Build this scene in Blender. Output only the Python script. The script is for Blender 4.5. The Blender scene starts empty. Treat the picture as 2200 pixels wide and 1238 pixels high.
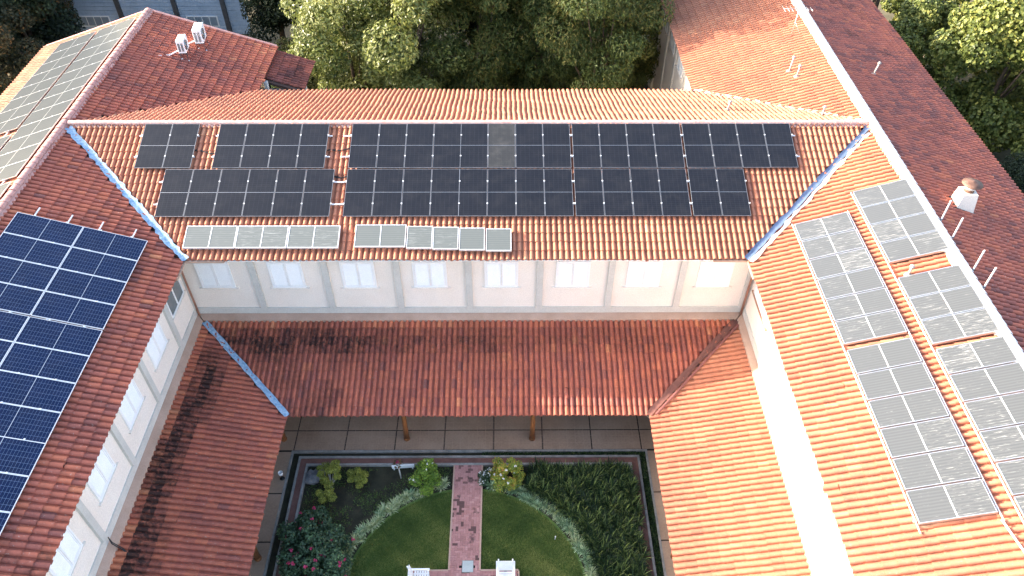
import bpy, math, random
import numpy as np
from mathutils import Matrix, Vector

# ------------------------------------------------------------------ camera, sky, sun, exposure
scene = bpy.context.scene
COL = scene.collection
R = math.radians
CAM_H = 27.8
PITCH, YAW, ROLL, FPX = 0.7784, 0.0109, 0.0054, 1648.6
fwd = np.array([math.sin(YAW) * math.cos(PITCH), math.cos(YAW) * math.cos(PITCH), -math.sin(PITCH)])
rgt0 = np.array([math.cos(YAW), -math.sin(YAW), 0.0])
up0 = np.cross(rgt0, fwd)
rgt = math.cos(ROLL) * rgt0 + math.sin(ROLL) * up0
upv = -math.sin(ROLL) * rgt0 + math.cos(ROLL) * up0
cam_data = bpy.data.cameras.new('camera')
cam = bpy.data.objects.new('camera', cam_data)
COL.objects.link(cam)
cam.matrix_world = Matrix(((rgt[0], upv[0], -fwd[0], 0), (rgt[1], upv[1], -fwd[1], 0), (rgt[2], upv[2], -fwd[2], CAM_H), (0, 0, 0, 1)))
cam_data.sensor_width = 36.0
cam_data.lens = FPX / 2200 * 36.0
cam_data.clip_end = 2000
scene.camera = cam

SUN = np.array([-2.74, 0.602, 1.0]); SUN /= np.linalg.norm(SUN)
SUN_EL = math.asin(SUN[2])
SUN_AZ = math.atan2(SUN[0], SUN[1])          # clockwise from +Y
world = bpy.data.worlds.new('World')
scene.world = world
world.use_nodes = True
wn = world.node_tree
sky = wn.nodes.new('ShaderNodeTexSky')
sky.sky_type = 'NISHITA'
sky.sun_disc = False
sky.sun_elevation = SUN_EL
sky.sun_rotation = SUN_AZ
sky.air_density = 1.0
sky.dust_density = 3.0
sky.ozone_density = 0.6
bg = wn.nodes['Background']
wn.links.new(sky.outputs[0], bg.inputs[0])
bg.inputs[1].default_value = 0.15
sun_data = bpy.data.lights.new('sun', 'SUN')
sun_data.energy = 3.5
sun_data.angle = R(0.55)
sun_data.color = (1.0, 0.9, 0.77)
sun = bpy.data.objects.new('sun', sun_data)
COL.objects.link(sun)
sun.rotation_euler = Vector(-SUN).to_track_quat('-Z', 'Y').to_euler()
sun.location = (0, 0, 60)
scene.view_settings.view_transform = 'Standard'
scene.view_settings.look = 'None'
scene.view_settings.gamma = 1.0
scene.view_settings.exposure = 2.45
scene.render.engine = 'CYCLES'
scene.cycles.use_denoising = True
scene.cycles.max_bounces = 7
scene.cycles.diffuse_bounces = 4
scene.cycles.transparent_max_bounces = 6

# ------------------------------------------------------------------ site dimensions (metres)
XL, XR, YR, ZR = -18.791, 15.757, 28.319, 9.683      # ridge lines
D = 6.264                                            # ridge to eave, in plan
AL = 0.3187                                          # roof pitch
CA, SA, TA = math.cos(AL), math.sin(AL), math.tan(AL)
ZE = ZR - D * TA
SL = D / CA
YG = 39.25                                           # far gable of the left wing
YN = 4.0                                             # near end of the wings
YF = 54.0                                            # far gable of the right wing
OV = 0.70
WXL, WXR, WY = XL + D - OV, XR - D + OV, YR - D + OV  # court faces of the walls
VZ, VW, BE = 3.653, 4.40, 0.2499                     # veranda roof: top height, width, pitch
CB, SB, TB = math.cos(BE), math.sin(BE), math.tan(BE)
VZE = VZ - VW * TB
rng = np.random.default_rng(7)
random.seed(7)


# ------------------------------------------------------------------ helpers
def tag(o, label=None, cat=None, group=None, kind=None):
    if label: o['label'] = label
    if cat: o['category'] = cat
    if group: o['group'] = group
    if kind: o['kind'] = kind
    return o


def empty(name, loc=(0, 0, 0), rz=0.0, label=None, cat=None, group=None):
    o = bpy.data.objects.new(name, None)
    o.empty_display_size = 0.3
    COL.objects.link(o)
    o.location = loc
    o.rotation_euler = (0, 0, rz)
    return tag(o, label, cat, group)


def link(name, mesh, parent=None, mat4=None):
    o = bpy.data.objects.new(name, mesh)
    COL.objects.link(o)
    if parent is not None: o.parent = parent
    if mat4 is not None: o.matrix_local = mat4
    return o


def np_mesh(name, V, F, mat, attrs=None, smooth=False):
    """V (n,3) array, F (m,k) array of equal-sized faces"""
    V = np.asarray(V, np.float32); F = np.asarray(F, np.int32)
    me = bpy.data.meshes.new(name)
    me.vertices.add(len(V)); me.vertices.foreach_set('co', V.ravel())
    k = F.shape[1]
    me.loops.add(F.size); me.loops.foreach_set('vertex_index', F.ravel())
    me.polygons.add(len(F))
    me.polygons.foreach_set('loop_start', np.arange(len(F), dtype=np.int32) * k)
    me.polygons.foreach_set('use_smooth', np.full(len(F), smooth, bool))
    for an, arr in (attrs or {}).items():
        a = me.attributes.new(an, 'FLOAT', 'POINT')
        a.data.foreach_set('value', np.asarray(arr, np.float32).ravel())
    me.update(calc_edges=True)
    if mat: me.materials.append(mat)
    return me


class MB:
    """collects shapes into one mesh"""
    def __init__(s): s.v = []; s.f = []; s.sm = []
    def add(s, v, f, sm=False):
        b = len(s.v); s.v += [tuple(map(float, p)) for p in v]
        s.f += [tuple(i + b for i in q) for q in f]; s.sm += [sm] * len(f); return s
    def box(s, x0, x1, y0, y1, z0, z1):
        v = [(x, y, z) for z in (z0, z1) for y in (y0, y1) for x in (x0, x1)]
        return s.add(v, [(0, 2, 3, 1), (4, 5, 7, 6), (0, 1, 5, 4), (2, 6, 7, 3), (0, 4, 6, 2), (1, 3, 7, 5)])
    def bar(s, p, q, w, h, up=(0, 0, 1)):
        p, q, up = Vector(p), Vector(q), Vector(up)
        d = (q - p).normalized(); a = d.cross(up).normalized() * (w / 2); b = a.cross(d).normalized() * (h / 2)
        v = [p - a - b, p + a - b, p + a + b, p - a + b, q - a - b, q + a - b, q + a + b, q - a + b]
        return s.add(v, [(0, 1, 2, 3), (7, 6, 5, 4), (0, 4, 5, 1), (1, 5, 6, 2), (2, 6, 7, 3), (3, 7, 4, 0)])
    def tube(s, pts, radii, n=8, cap=True):
        pts = [Vector(p) for p in pts]; rings = []
        base = len(s.v); ref = Vector((0.31, 0.11, 0.94))
        for i, p in enumerate(pts):
            d = (pts[min(i + 1, len(pts) - 1)] - pts[max(i - 1, 0)]).normalized()
            if abs(d.dot(ref)) > 0.97: ref = Vector((0.9, 0.3, 0.1))
            a = d.cross(ref).normalized(); b = d.cross(a)
            r = radii[i] if isinstance(radii, (list, tuple)) else radii
            rings.append([p + (a * math.cos(t) + b * math.sin(t)) * r for t in [2 * math.pi * k / n for k in range(n)]])
        v = [q for r_ in rings for q in r_]; f = []
        for i in range(len(pts) - 1):
            for k in range(n):
                f.append((i * n + k, i * n + (k + 1) % n, (i + 1) * n + (k + 1) % n, (i + 1) * n + k))
        s.add(v, f, True)
        if cap:
            s.f += [tuple(base + k for k in range(n))[::-1], tuple(base + (len(pts) - 1) * n + k for k in range(n))]; s.sm += [False, False]
        return s
    def lathe(s, prof, c=(0, 0, 0), n=16):
        v = []; f = []
        for r, z in prof:
            v += [(c[0] + r * math.cos(2 * math.pi * k / n), c[1] + r * math.sin(2 * math.pi * k / n), c[2] + z) for k in range(n)]
        for i in range(len(prof) - 1):
            for k in range(n):
                f.append((i * n + k, i * n + (k + 1) % n, (i + 1) * n + (k + 1) % n, (i + 1) * n + k))
        return s.add(v, f, True)
    def prism(s, poly, z0, z1):
        """poly: list of (x,y); z0,z1: numbers or functions of (x,y)"""
        fz0 = z0 if callable(z0) else (lambda x, y: z0); fz1 = z1 if callable(z1) else (lambda x, y: z1)
        n = len(poly)
        v = [(x, y, fz0(x, y)) for x, y in poly] + [(x, y, fz1(x, y)) for x, y in poly]
        f = [tuple(range(n))[::-1], tuple(range(n, 2 * n))] + [(i, (i + 1) % n, n + (i + 1) % n, n + i) for i in range(n)]
        return s.add(v, f)
    def mesh(s, name, mat, off=(0, 0, 0)):
        me = bpy.data.meshes.new(name)
        me.from_pydata([(x - off[0], y - off[1], z - off[2]) for x, y, z in s.v], [], s.f)
        me.polygons.foreach_set('use_smooth', s.sm)
        me.materials.append(mat); me.update()
        return me
    def build(s, name, mat, parent=None, off=None):
        if off is None: off = tuple(parent.location) if (parent is not None and parent.parent is None and parent.type == 'EMPTY' and parent.get('worldspace')) else ORG.get(parent.name if parent else None, (0, 0, 0))
        return link(name, s.mesh(name, mat, off), parent)


ORG = {}          # origin of things whose parts are written in world coordinates


def place(name, loc, label, cat, group=None):
    """an Empty whose children are written in world coordinates"""
    o = empty(name, loc, 0, label, cat, group)
    ORG[o.name] = tuple(loc)
    return o


def sub(o, parent):
    ORG[o.name] = ORG.get(parent.name, (0, 0, 0)); return o


ONES = 'zeroth first second third fourth fifth sixth seventh eighth ninth tenth eleventh twelfth thirteenth fourteenth fifteenth sixteenth'.split()


# ------------------------------------------------------------------ materials
def new_mat(name):
    m = bpy.data.materials.new(name); m.use_nodes = True
    nt = m.node_tree; p = nt.nodes['Principled BSDF']
    return m, nt, p


def N(nt, t, **kw):
    n = nt.nodes.new(t)
    for k, v in kw.items():
        if k.startswith('i_'):
            key = k[2:]; n.inputs[int(key) if key.isdigit() else key].default_value = v
        else: setattr(n, k, v)
    return n


def ramp(nt, src, stops):
    r = nt.nodes.new('ShaderNodeValToRGB'); e = r.color_ramp.elements
    while len(e) < len(stops): e.new(0.5)
    for el, (p, c) in zip(e, stops):
        el.position = p; el.color = (*c, 1) if len(c) == 3 else c
    nt.links.new(src, r.inputs[0]); return r.outputs[0]


def mixc(nt, fac, a, b, mode='MIX'):
    m = nt.nodes.new('ShaderNodeMix'); m.data_type = 'RGBA'; m.blend_type = mode
    for s, i in ((fac, 0), (a, 6), (b, 7)):
        if hasattr(s, 'is_linked') or hasattr(s, 'links'): nt.links.new(s, m.inputs[i])
        else: m.inputs[i].default_value = s if i == 0 else ((*s, 1) if len(s) == 3 else s)
    return m.outputs[2]


def noise(nt, scale, detail=3, rough=0.55, vec=None, dim='3D'):
    n = nt.nodes.new('ShaderNodeTexNoise'); n.inputs['Scale'].default_value = scale
    n.inputs['Detail'].default_value = detail; n.inputs['Roughness'].default_value = rough
    if vec is not None: nt.links.new(vec, n.inputs['Vector'])
    return n.outputs[0]


def pos(nt): return nt.nodes.new('ShaderNodeNewGeometry').outputs['Position']


def bump(nt, p, h, strength=0.3, dist=0.01):
    b = nt.nodes.new('ShaderNodeBump'); b.inputs['Strength'].default_value = strength; b.inputs['Distance'].default_value = dist
    nt.links.new(h, b.inputs['Height']); nt.links.new(b.outputs[0], p.inputs['Normal'])


def mottled(name, c1, c2, scale=3.0, rough=0.8, metal=0.0, fine=40.0, bumps=0.25, bd=0.006, spec=0.3):
    m, nt, p = new_mat(name); P = pos(nt)
    a = ramp(nt, noise(nt, scale, 4, 0.6, P), [(0.3, c1), (0.7, c2)])
    b = noise(nt, fine, 2, 0.6, P)
    col = mixc(nt, 0.35, a, ramp(nt, b, [(0.25, (0.55, 0.55, 0.55)), (0.75, (1.25, 1.25, 1.25))]), 'MULTIPLY')
    nt.links.new(col, p.inputs['Base Color'])
    p.inputs['Roughness'].default_value = rough; p.inputs['Metallic'].default_value = metal
    p.inputs['Specular IOR Level'].default_value = spec
    if bumps: bump(nt, p, b, bumps, bd)
    return m


def tile_mat(name, stops, stain_col=(0.012, 0.010, 0.010), lichen=0.25, grime=0.35):
    m, nt, p = new_mat(name); P = pos(nt)
    at = N(nt, 'ShaderNodeAttribute', attribute_name='tint').outputs['Fac']
    st = N(nt, 'ShaderNodeAttribute', attribute_name='stain').outputs['Fac']
    base = ramp(nt, at, stops)
    big = noise(nt, 0.6, 4, 0.6, P); mid = noise(nt, 6.0, 4, 0.65, P); fine = noise(nt, 45, 3, 0.6, P)
    c = mixc(nt, 0.4, base, ramp(nt, mid, [(0.3, (0.68, 0.64, 0.64)), (0.7, (1.22, 1.16, 1.12))]), 'MULTIPLY')
    c = mixc(nt, 0.5, c, ramp(nt, big, [(0.35, (0.74, 0.72, 0.76)), (0.65, (1.16, 1.1, 1.05))]), 'MULTIPLY')
    c = mixc(nt, 0.4, c, ramp(nt, fine, [(0.3, (0.75, 0.75, 0.75)), (0.7, (1.2, 1.2, 1.2))]), 'MULTIPLY')
    # pale lichen flecks
    v = N(nt, 'ShaderNodeTexNoise'); v.inputs['Scale'].default_value = 14; v.inputs['Detail'].default_value = 5
    nt.links.new(P, v.inputs['Vector'])
    lf = ramp(nt, v.outputs[0], [(0.62, (0, 0, 0)), (0.72, (lichen, lichen, lichen))])
    c = mixc(nt, lf, c, (0.46, 0.38, 0.32))
    # mildew: stain attribute broken up by noise, plus a little everywhere
    rm = ramp(nt, noise(nt, 5.5, 6, 0.7, P), [(0.30, (0.25, 0.25, 0.25)), (0.72, (1.5, 1.5, 1.5))])
    ad = N(nt, 'ShaderNodeMath', operation='MULTIPLY'); nt.links.new(st, ad.inputs[0]); nt.links.new(rm, ad.inputs[1])
    sf = ramp(nt, ad.outputs[0], [(0.10, (0, 0, 0)), (0.75, (0.92, 0.92, 0.92))])
    c = mixc(nt, sf, c, stain_col)
    nt.links.new(c, p.inputs['Base Color'])
    p.inputs['Roughness'].default_value = 0.78; p.inputs['Specular IOR Level'].default_value = 0.25
    bump(nt, p, fine, 0.35, 0.006)
    return m


M = {}
M['tile'] = tile_mat('terracotta_tile_sunlit', [(0.0, (0.325, 0.122, 0.076)), (0.35, (0.415, 0.165, 0.100)), (0.7, (0.465, 0.194, 0.114)), (1.0, (0.54, 0.27, 0.155))])  # paler copy for sunlit slopes: highlight paleness put into the tile colour
M['tile_old_shade'] = tile_mat('weathered_shade_tile', [(0.0, (0.20, 0.078, 0.068)), (0.4, (0.36, 0.112, 0.078)), (0.8, (0.45, 0.142, 0.082)), (1.0, (0.54, 0.21, 0.11))], lichen=0.4)  # redder weathered copy for shaded slopes: shade put into the tile colour
M['deck'] = mottled('roof_deck', (0.05, 0.03, 0.025), (0.08, 0.045, 0.035), 2)
M['ridge'] = mottled('ridge_mortar', (0.48, 0.27, 0.23), (0.62, 0.42, 0.37), 5, 0.85, fine=30, bumps=0.5, bd=0.012)
M['ridge_pink'] = mottled('ridge_tile_pink', (0.42, 0.2, 0.17), (0.55, 0.31, 0.27), 5, 0.85, fine=30, bumps=0.6, bd=0.015)
M['ridge_white'] = mottled('ridge_whitewash', (0.80, 0.72, 0.68), (0.86, 0.80, 0.77), 5, 0.85, fine=30, bumps=0.4, bd=0.01)
M['mortar'] = mottled('mortar', (0.5, 0.45, 0.42), (0.7, 0.66, 0.62), 4, 0.9)
M['blue'] = mottled('blue_flashing', (0.12, 0.24, 0.38), (0.36, 0.47, 0.58), 9, 0.6, fine=14, bumps=0.6, bd=0.03)
M['slate'] = mottled('grey_blue_flashing', (0.055, 0.085, 0.16), (0.10, 0.14, 0.23), 5, 0.55, fine=18, bumps=0.5, bd=0.03)
M['redflash'] = mottled('red_brown_flashing', (0.10, 0.04, 0.034), (0.17, 0.07, 0.055), 5, 0.6, fine=18)
M['cream'] = mottled('cream_render', (0.78, 0.70, 0.62), (0.83, 0.76, 0.69), 0.7, 0.9, fine=25, bumps=0.15)
M['grey'] = mottled('grey_paint', (0.50, 0.49, 0.46), (0.58, 0.57, 0.535), 1.5, 0.85, fine=25, bumps=0.15)
M['tan'] = mottled('tan_apron', (0.36, 0.24, 0.18), (0.46, 0.32, 0.25), 1.4, 0.85, fine=30)
M['white'] = mottled('white_paint', (0.82, 0.82, 0.82), (0.87, 0.87, 0.86), 3, 0.5, bumps=0.05)
M['brown'] = mottled('brown_paint', (0.30, 0.15, 0.10), (0.38, 0.2, 0.14), 3, 0.6)
M['paneglass'] = mottled('window_pane', (0.10, 0.12, 0.13), (0.16, 0.18, 0.19), 2, 0.08, bumps=0, spec=0.6)
M['alu'] = mottled('aluminium', (0.55, 0.56, 0.57), (0.66, 0.67, 0.68), 3, 0.38, 0.85, bumps=0.05)
M['alu_dark'] = mottled('grey_aluminium', (0.24, 0.245, 0.26), (0.32, 0.325, 0.34), 3, 0.45, 0.7, bumps=0.05)
M['alu_white'] = mottled('white_aluminium', (0.72, 0.73, 0.75), (0.8, 0.8, 0.82), 3, 0.45, 0.3, bumps=0.05)
M['dark_metal'] = mottled('dark_metal', (0.10, 0.10, 0.11), (0.16, 0.16, 0.17), 4, 0.5, 0.6)
M['rust'] = mottled('rusty_metal', (0.10, 0.052, 0.04), (0.19, 0.11, 0.085), 6, 0.6, 0.3)
M['black'] = mottled('black_plastic', (0.012, 0.012, 0.013), (0.03, 0.03, 0.03), 6, 0.5)
M['wood'] = mottled('veranda_post_wood', (0.16, 0.062, 0.024), (0.27, 0.105, 0.038), 5, 0.5, fine=40)
M['slab'] = mottled('floor_slab', (0.29, 0.195, 0.135), (0.38, 0.265, 0.19), 0.9, 0.65, fine=12, bumps=0.15)
M['joint'] = mottled('dark_joint', (0.018, 0.014, 0.012), (0.03, 0.024, 0.02), 4, 0.9)
M['concrete'] = mottled('concrete_kerb', (0.17, 0.165, 0.155), (0.32, 0.305, 0.285), 3, 0.9, fine=25)
M['channel'] = mottled('red_channel_tile', (0.13, 0.062, 0.05), (0.2, 0.098, 0.08), 2.5, 0.8, fine=22)
M['soil'] = mottled('bed_soil', (0.016, 0.016, 0.010), (0.04, 0.038, 0.022), 2.5, 0.95, fine=30, bumps=0.8, bd=0.03)
M['lawnbase'] = mottled('lawn_turf', (0.05, 0.095, 0.02), (0.10, 0.15, 0.03), 0.8, 0.95, fine=30, bumps=0.6, bd=0.02)
M['ground'] = mottled('leaf_litter_ground', (0.06, 0.055, 0.03), (0.16, 0.13, 0.08), 0.35, 0.95, fine=6, bumps=0.6, bd=0.05)
M['wgrass'] = mottled('far_grass', (0.10, 0.14, 0.04), (0.2, 0.24, 0.07), 0.8, 0.95, fine=12)
M['dirtpath'] = mottled('dirt_path', (0.42, 0.34, 0.24), (0.55, 0.46, 0.34), 1.2, 0.95, fine=12)
M['rock'] = mottled('garden_rock', (0.10, 0.10, 0.11), (0.2, 0.2, 0.2), 4, 0.9, fine=20, bumps=0.7, bd=0.03)
M['bark'] = mottled('bark', (0.05, 0.035, 0.025), (0.12, 0.085, 0.06), 6, 0.95, fine=20, bumps=0.7, bd=0.03)
M['manhole'] = mottled('grey_green_cover', (0.36, 0.40, 0.38), (0.44, 0.47, 0.45), 4, 0.7, fine=40)
M['siding'] = mottled('pale_blue_siding', (0.34, 0.43, 0.54), (0.44, 0.53, 0.64), 1, 0.8, fine=10)
M['vent'] = mottled('vent_cement', (0.30, 0.26, 0.24), (0.42, 0.37, 0.34), 6, 0.8)
M['greypane'] = mottled('grey_pane', (0.2, 0.25, 0.3), (0.26, 0.31, 0.36), 2, 0.3)
M['yellow'] = mottled('yellow_pipe', (0.55, 0.36, 0.05), (0.62, 0.42, 0.08), 4, 0.6)
M['bottle'] = mottled('white_pvc', (0.7, 0.7, 0.72), (0.8, 0.8, 0.8), 4, 0.4)

# paver: rosy concrete with dark damp patches
m, nt, p = new_mat('rosy_paver'); P = pos(nt)
at = N(nt, 'ShaderNodeAttribute', attribute_name='tint').outputs['Fac']
c = ramp(nt, at, [(0, (0.11, 0.055, 0.05)), (0.16, (0.27, 0.125, 0.115)), (0.6, (0.37, 0.18, 0.165)), (1, (0.44, 0.235, 0.215))])
c = mixc(nt, 0.5, c, ramp(nt, noise(nt, 30, 3, 0.6, P), [(0.3, (0.7, 0.7, 0.7)), (0.7, (1.2, 1.2, 1.2))]), 'MULTIPLY')
c = mixc(nt, ramp(nt, noise(nt, 1.7, 4, 0.65, P), [(0.6, (0, 0, 0)), (0.68, (0.8, 0.8, 0.8))]), c, (0.05, 0.03, 0.028))
nt.links.new(c, p.inputs['Base Color']); p.inputs['Roughness'].default_value = 0.85
M['paver'] = m


def leaf_mat(name, stops, rough=0.5, trans=0.3):
    m, nt, p = new_mat(name)
    at = N(nt, 'ShaderNodeAttribute', attribute_name='tint').outputs['Fac']
    c = ramp(nt, at, stops)
    nt.links.new(c, p.inputs['Base Color']); p.inputs['Roughness'].default_value = rough
    p.inputs['Specular IOR Level'].default_value = 0.35
    t = N(nt, 'ShaderNodeBsdfTranslucent'); nt.links.new(c, t.inputs[0])
    mx = N(nt, 'ShaderNodeMixShader'); mx.inputs[0].default_value = trans
    nt.links.new(p.outputs[0], mx.inputs[1]); nt.links.new(t.outputs[0], mx.inputs[2])
    nt.links.new(mx.outputs[0], nt.nodes['Material Output'].inputs[0])
    return m


M['leaf_bright'] = leaf_mat('bright_leaf', [(0, (0.05, 0.07, 0.016)), (0.5, (0.18, 0.205, 0.05)), (1, (0.38, 0.38, 0.14))], 0.4)
M['leaf_feather'] = leaf_mat('feathery_leaf', [(0, (0.03, 0.05, 0.012)), (0.6, (0.09, 0.12, 0.028)), (1, (0.20, 0.18, 0.05))], 0.6)
M['leaf_brown'] = leaf_mat('brown_tinged_leaf', [(0, (0.02, 0.026, 0.012)), (0.6, (0.065, 0.06, 0.026)), (0.85, (0.13, 0.08, 0.034)), (1, (0.22, 0.11, 0.04))], 0.6)
M['leaf_maple'] = leaf_mat('broad_leaf', [(0, (0.045, 0.065, 0.016)), (0.6, (0.16, 0.19, 0.045)), (1, (0.36, 0.34, 0.09))], 0.5)
M['leaf_yellow'] = leaf_mat('yellow_green_leaf', [(0, (0.06, 0.07, 0.02)), (0.6, (0.16, 0.17, 0.05)), (1, (0.30, 0.27, 0.10))], 0.6)
M['leaf_dark'] = leaf_mat('dark_leaf', [(0, (0.010, 0.018, 0.010)), (0.6, (0.025, 0.04, 0.018)), (1, (0.06, 0.075, 0.03))], 0.6)
M['leaf_strap'] = leaf_mat('strap_leaf', [(0, (0.008, 0.020, 0.008)), (0.6, (0.024, 0.055, 0.016)), (1, (0.20, 0.26, 0.075))], 0.45, 0.2)
M['leaf_varieg'] = leaf_mat('variegated_leaf', [(0, (0.10, 0.17, 0.05)), (0.45, (0.36, 0.43, 0.21)), (1, (0.66, 0.68, 0.44))], 0.5, 0.25)
M['leaf_mint'] = leaf_mat('blue_green_leaf', [(0, (0.07, 0.14, 0.06)), (0.5, (0.24, 0.36, 0.19)), (1, (0.46, 0.58, 0.36))], 0.5, 0.25)
M['leaf_garden'] = leaf_mat('shrub_leaf', [(0, (0.06, 0.12, 0.02)), (0.6, (0.19, 0.31, 0.04)), (1, (0.36, 0.46, 0.07))], 0.45)
M['leaf_autumn'] = leaf_mat('yellowing_shrub_leaf', [(0, (0.07, 0.12, 0.02)), (0.5, (0.23, 0.30, 0.045)), (0.8, (0.42, 0.36, 0.05)), (1, (0.40, 0.2, 0.06))], 0.45)
M['leaf_topiary'] = leaf_mat('topiary_leaf', [(0, (0.07, 0.09, 0.012)), (0.6, (0.21, 0.23, 0.035)), (1, (0.36, 0.37, 0.07))], 0.5)
M['leaf_boug'] = leaf_mat('flower_shrub_leaf', [(0, (0.02, 0.045, 0.022)), (0.6, (0.055, 0.10, 0.05)), (1, (0.12, 0.20, 0.085))], 0.45)
M['petal_pink'] = leaf_mat('pink_petal', [(0, (0.30, 0.02, 0.07)), (1, (0.60, 0.06, 0.16))], 0.5)
M['petal_white'] = leaf_mat('white_petal', [(0, (0.7, 0.7, 0.68)), (1, (0.85, 0.85, 0.83))], 0.5)
M['grass'] = leaf_mat('grass_blade', [(0, (0.055, 0.10, 0.022)), (0.5, (0.13, 0.19, 0.042)), (1, (0.30, 0.31, 0.09))], 0.6, 0.25)


def pv_mat(name, cell, line, lw, rough, busbar, spec=0.5, coat=1.0, dust=0.1):
    """cells of a photovoltaic half-panel, drawn from its UV map (6 x 12 half cells)"""
    m, nt, p = new_mat(name)
    uv = nt.nodes.new('ShaderNodeTexCoord').outputs['UV']
    sp = N(nt, 'ShaderNodeSeparateXYZ'); nt.links.new(uv, sp.inputs[0])
    def grid(sock, n, w):
        a = N(nt, 'ShaderNodeMath', operation='MULTIPLY'); nt.links.new(sock, a.inputs[0]); a.inputs[1].default_value = n
        f = N(nt, 'ShaderNodeMath', operation='PINGPONG'); nt.links.new(a.outputs[0], f.inputs[0]); f.inputs[1].default_value = 0.5
        l = N(nt, 'ShaderNodeMath', operation='LESS_THAN'); nt.links.new(f.outputs[0], l.inputs[0]); l.inputs[1].default_value = w
        return l.outputs[0]
    gx = grid(sp.outputs[0], 6, lw); gy = grid(sp.outputs[1], 12, lw * 1.6)
    mx = N(nt, 'ShaderNodeMath', operation='MAXIMUM'); nt.links.new(gx, mx.inputs[0]); nt.links.new(gy, mx.inputs[1])
    bb = grid(sp.outputs[0], 54, 0.12)
    P = pos(nt)
    info = nt.nodes.new('ShaderNodeObjectInfo').outputs['Random']
    c = mixc(nt, noise(nt, 1.3, 3, 0.6, P), cell[0], cell[1])
    c = mixc(nt, bb, c, busbar) if busbar else c
    c = mixc(nt, mx.outputs[0], c, line)
    d = ramp(nt, noise(nt, 2.2, 5, 0.65, P), [(0.45, (0, 0, 0)), (0.85, (dust, dust, dust))])
    c = mixc(nt, d, c, (0.34, 0.31, 0.28))
    nt.links.new(c, p.inputs['Base Color'])
    p.inputs['Roughness'].default_value = rough; p.inputs['Specular IOR Level'].default_value = spec
    p.inputs['Coat Weight'].default_value = coat; p.inputs['Coat Roughness'].default_value = 0.12
    return m


M['pv_black'] = pv_mat('black_cells', ((0.007, 0.008, 0.012), (0.011, 0.012, 0.017)), (0.022, 0.024, 0.03), 0.03, 0.35, None, 0.15, 0.18, 0.03)
M['pv_dusty'] = pv_mat('dusty_black_cells', ((0.020, 0.020, 0.021), (0.026, 0.026, 0.026)), (0.034, 0.035, 0.036), 0.03, 0.5, None, 0.3, 0.2, 0.12)
M['pv_blue'] = pv_mat('blue_cells', ((0.002, 0.006, 0.024), (0.004, 0.014, 0.058)), (0.09, 0.13, 0.22), 0.022, 0.25, (0.008, 0.016, 0.05), 0.12, 0.14, 0.03)
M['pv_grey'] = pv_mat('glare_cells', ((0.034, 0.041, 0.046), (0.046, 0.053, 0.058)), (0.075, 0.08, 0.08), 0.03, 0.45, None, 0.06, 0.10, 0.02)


def collector_mat(name, c1, c2, streak_amt, rough=0.3):
    m, nt, p = new_mat(name)
    tc = nt.nodes.new('ShaderNodeTexCoord').outputs['Object']
    info = nt.nodes.new('ShaderNodeObjectInfo').outputs['Random']
    av = N(nt, 'ShaderNodeVectorMath', operation='MULTIPLY'); nt.links.new(tc, av.inputs[0]); av.inputs[1].default_value = (2.2, 34, 1)
    of = N(nt, 'ShaderNodeVectorMath', operation='ADD'); nt.links.new(av.outputs[0], of.inputs[0])
    ml = N(nt, 'ShaderNodeMath', operation='MULTIPLY'); nt.links.new(info, ml.inputs[0]); ml.inputs[1].default_value = 57.0
    nt.links.new(ml.outputs[0], of.inputs[1])
    st = noise(nt, 1.0, 5, 0.7, of.outputs[0])
    fin = N(nt, 'ShaderNodeTexWave', wave_type='BANDS', bands_direction='Y'); fin.inputs['Scale'].default_value = 3.2; fin.inputs['Distortion'].default_value = 0.4
    nt.links.new(tc, fin.inputs['Vector'])
    c = mixc(nt, ramp(nt, fin.outputs[0], [(0.0, (0.0, 0.0, 0.0)), (1.0, (0.8, 0.8, 0.8))]), c1, c2)
    big = noise(nt, 2.2, 3, 0.6, of.outputs[0])
    adx = N(nt, 'ShaderNodeMath', operation='ADD'); nt.links.new(st, adx.inputs[0])
    inf2 = N(nt, 'ShaderNodeMath', operation='MULTIPLY_ADD'); nt.links.new(info, inf2.inputs[0]); inf2.inputs[1].default_value = 0.12; inf2.inputs[2].default_value = -0.06
    nt.links.new(inf2.outputs[0], adx.inputs[1])
    sf = ramp(nt, adx.outputs[0], [(0.60, (0, 0, 0)), (0.70, (streak_amt,) * 3)])  # pale streaks put sun glare and dust into the glass colour
    c = mixc(nt, sf, c, (0.62, 0.62, 0.60))
    nt.links.new(c, p.inputs['Base Color'])
    p.inputs['Roughness'].default_value = rough; p.inputs['Specular IOR Level'].default_value = 0.5
    p.inputs['Coat Weight'].default_value = 0.25; p.inputs['Coat Roughness'].default_value = 0.15
    return m


M['coll'] = collector_mat('collector_glass', (0.062, 0.066, 0.068), (0.088, 0.092, 0.094), 0.4)
M['coll_b'] = collector_mat('collector_glass_dusty', (0.095, 0.105, 0.098), (0.13, 0.138, 0.128), 0.3, 0.4)

# ------------------------------------------------------------------ ground
g = MB(); g.add([(-400, -300, -0.35), (400, -300, -0.35), (400, 600, -0.35), (-400, 600, -0.35)], [(0, 1, 2, 3)])
tag(g.build('ground', M['ground']), 'dark leaf litter ground around the building', kind='structure')

# ------------------------------------------------------------------ roofs: frames, tiles
PITCH_A, GAUGE = 0.23, 0.40
# pan strip then cover strip: the cover's edges hang free over the pans, as on the photographed roof
PAN = np.array([(-.036, .036), (-.012, .010), (.030, .0), (.072, .010), (.096, .036)])
COV = np.array([(.066, .022), (.072, .056), (.090, .088), (.120, .108), (.152, .112), (.184, .104), (.210, .080), (.224, .050), (.228, .022)])
SEC = np.vstack([PAN, COV])
TL = 0.45
nS = len(SEC); nP = len(PAN)


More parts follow.
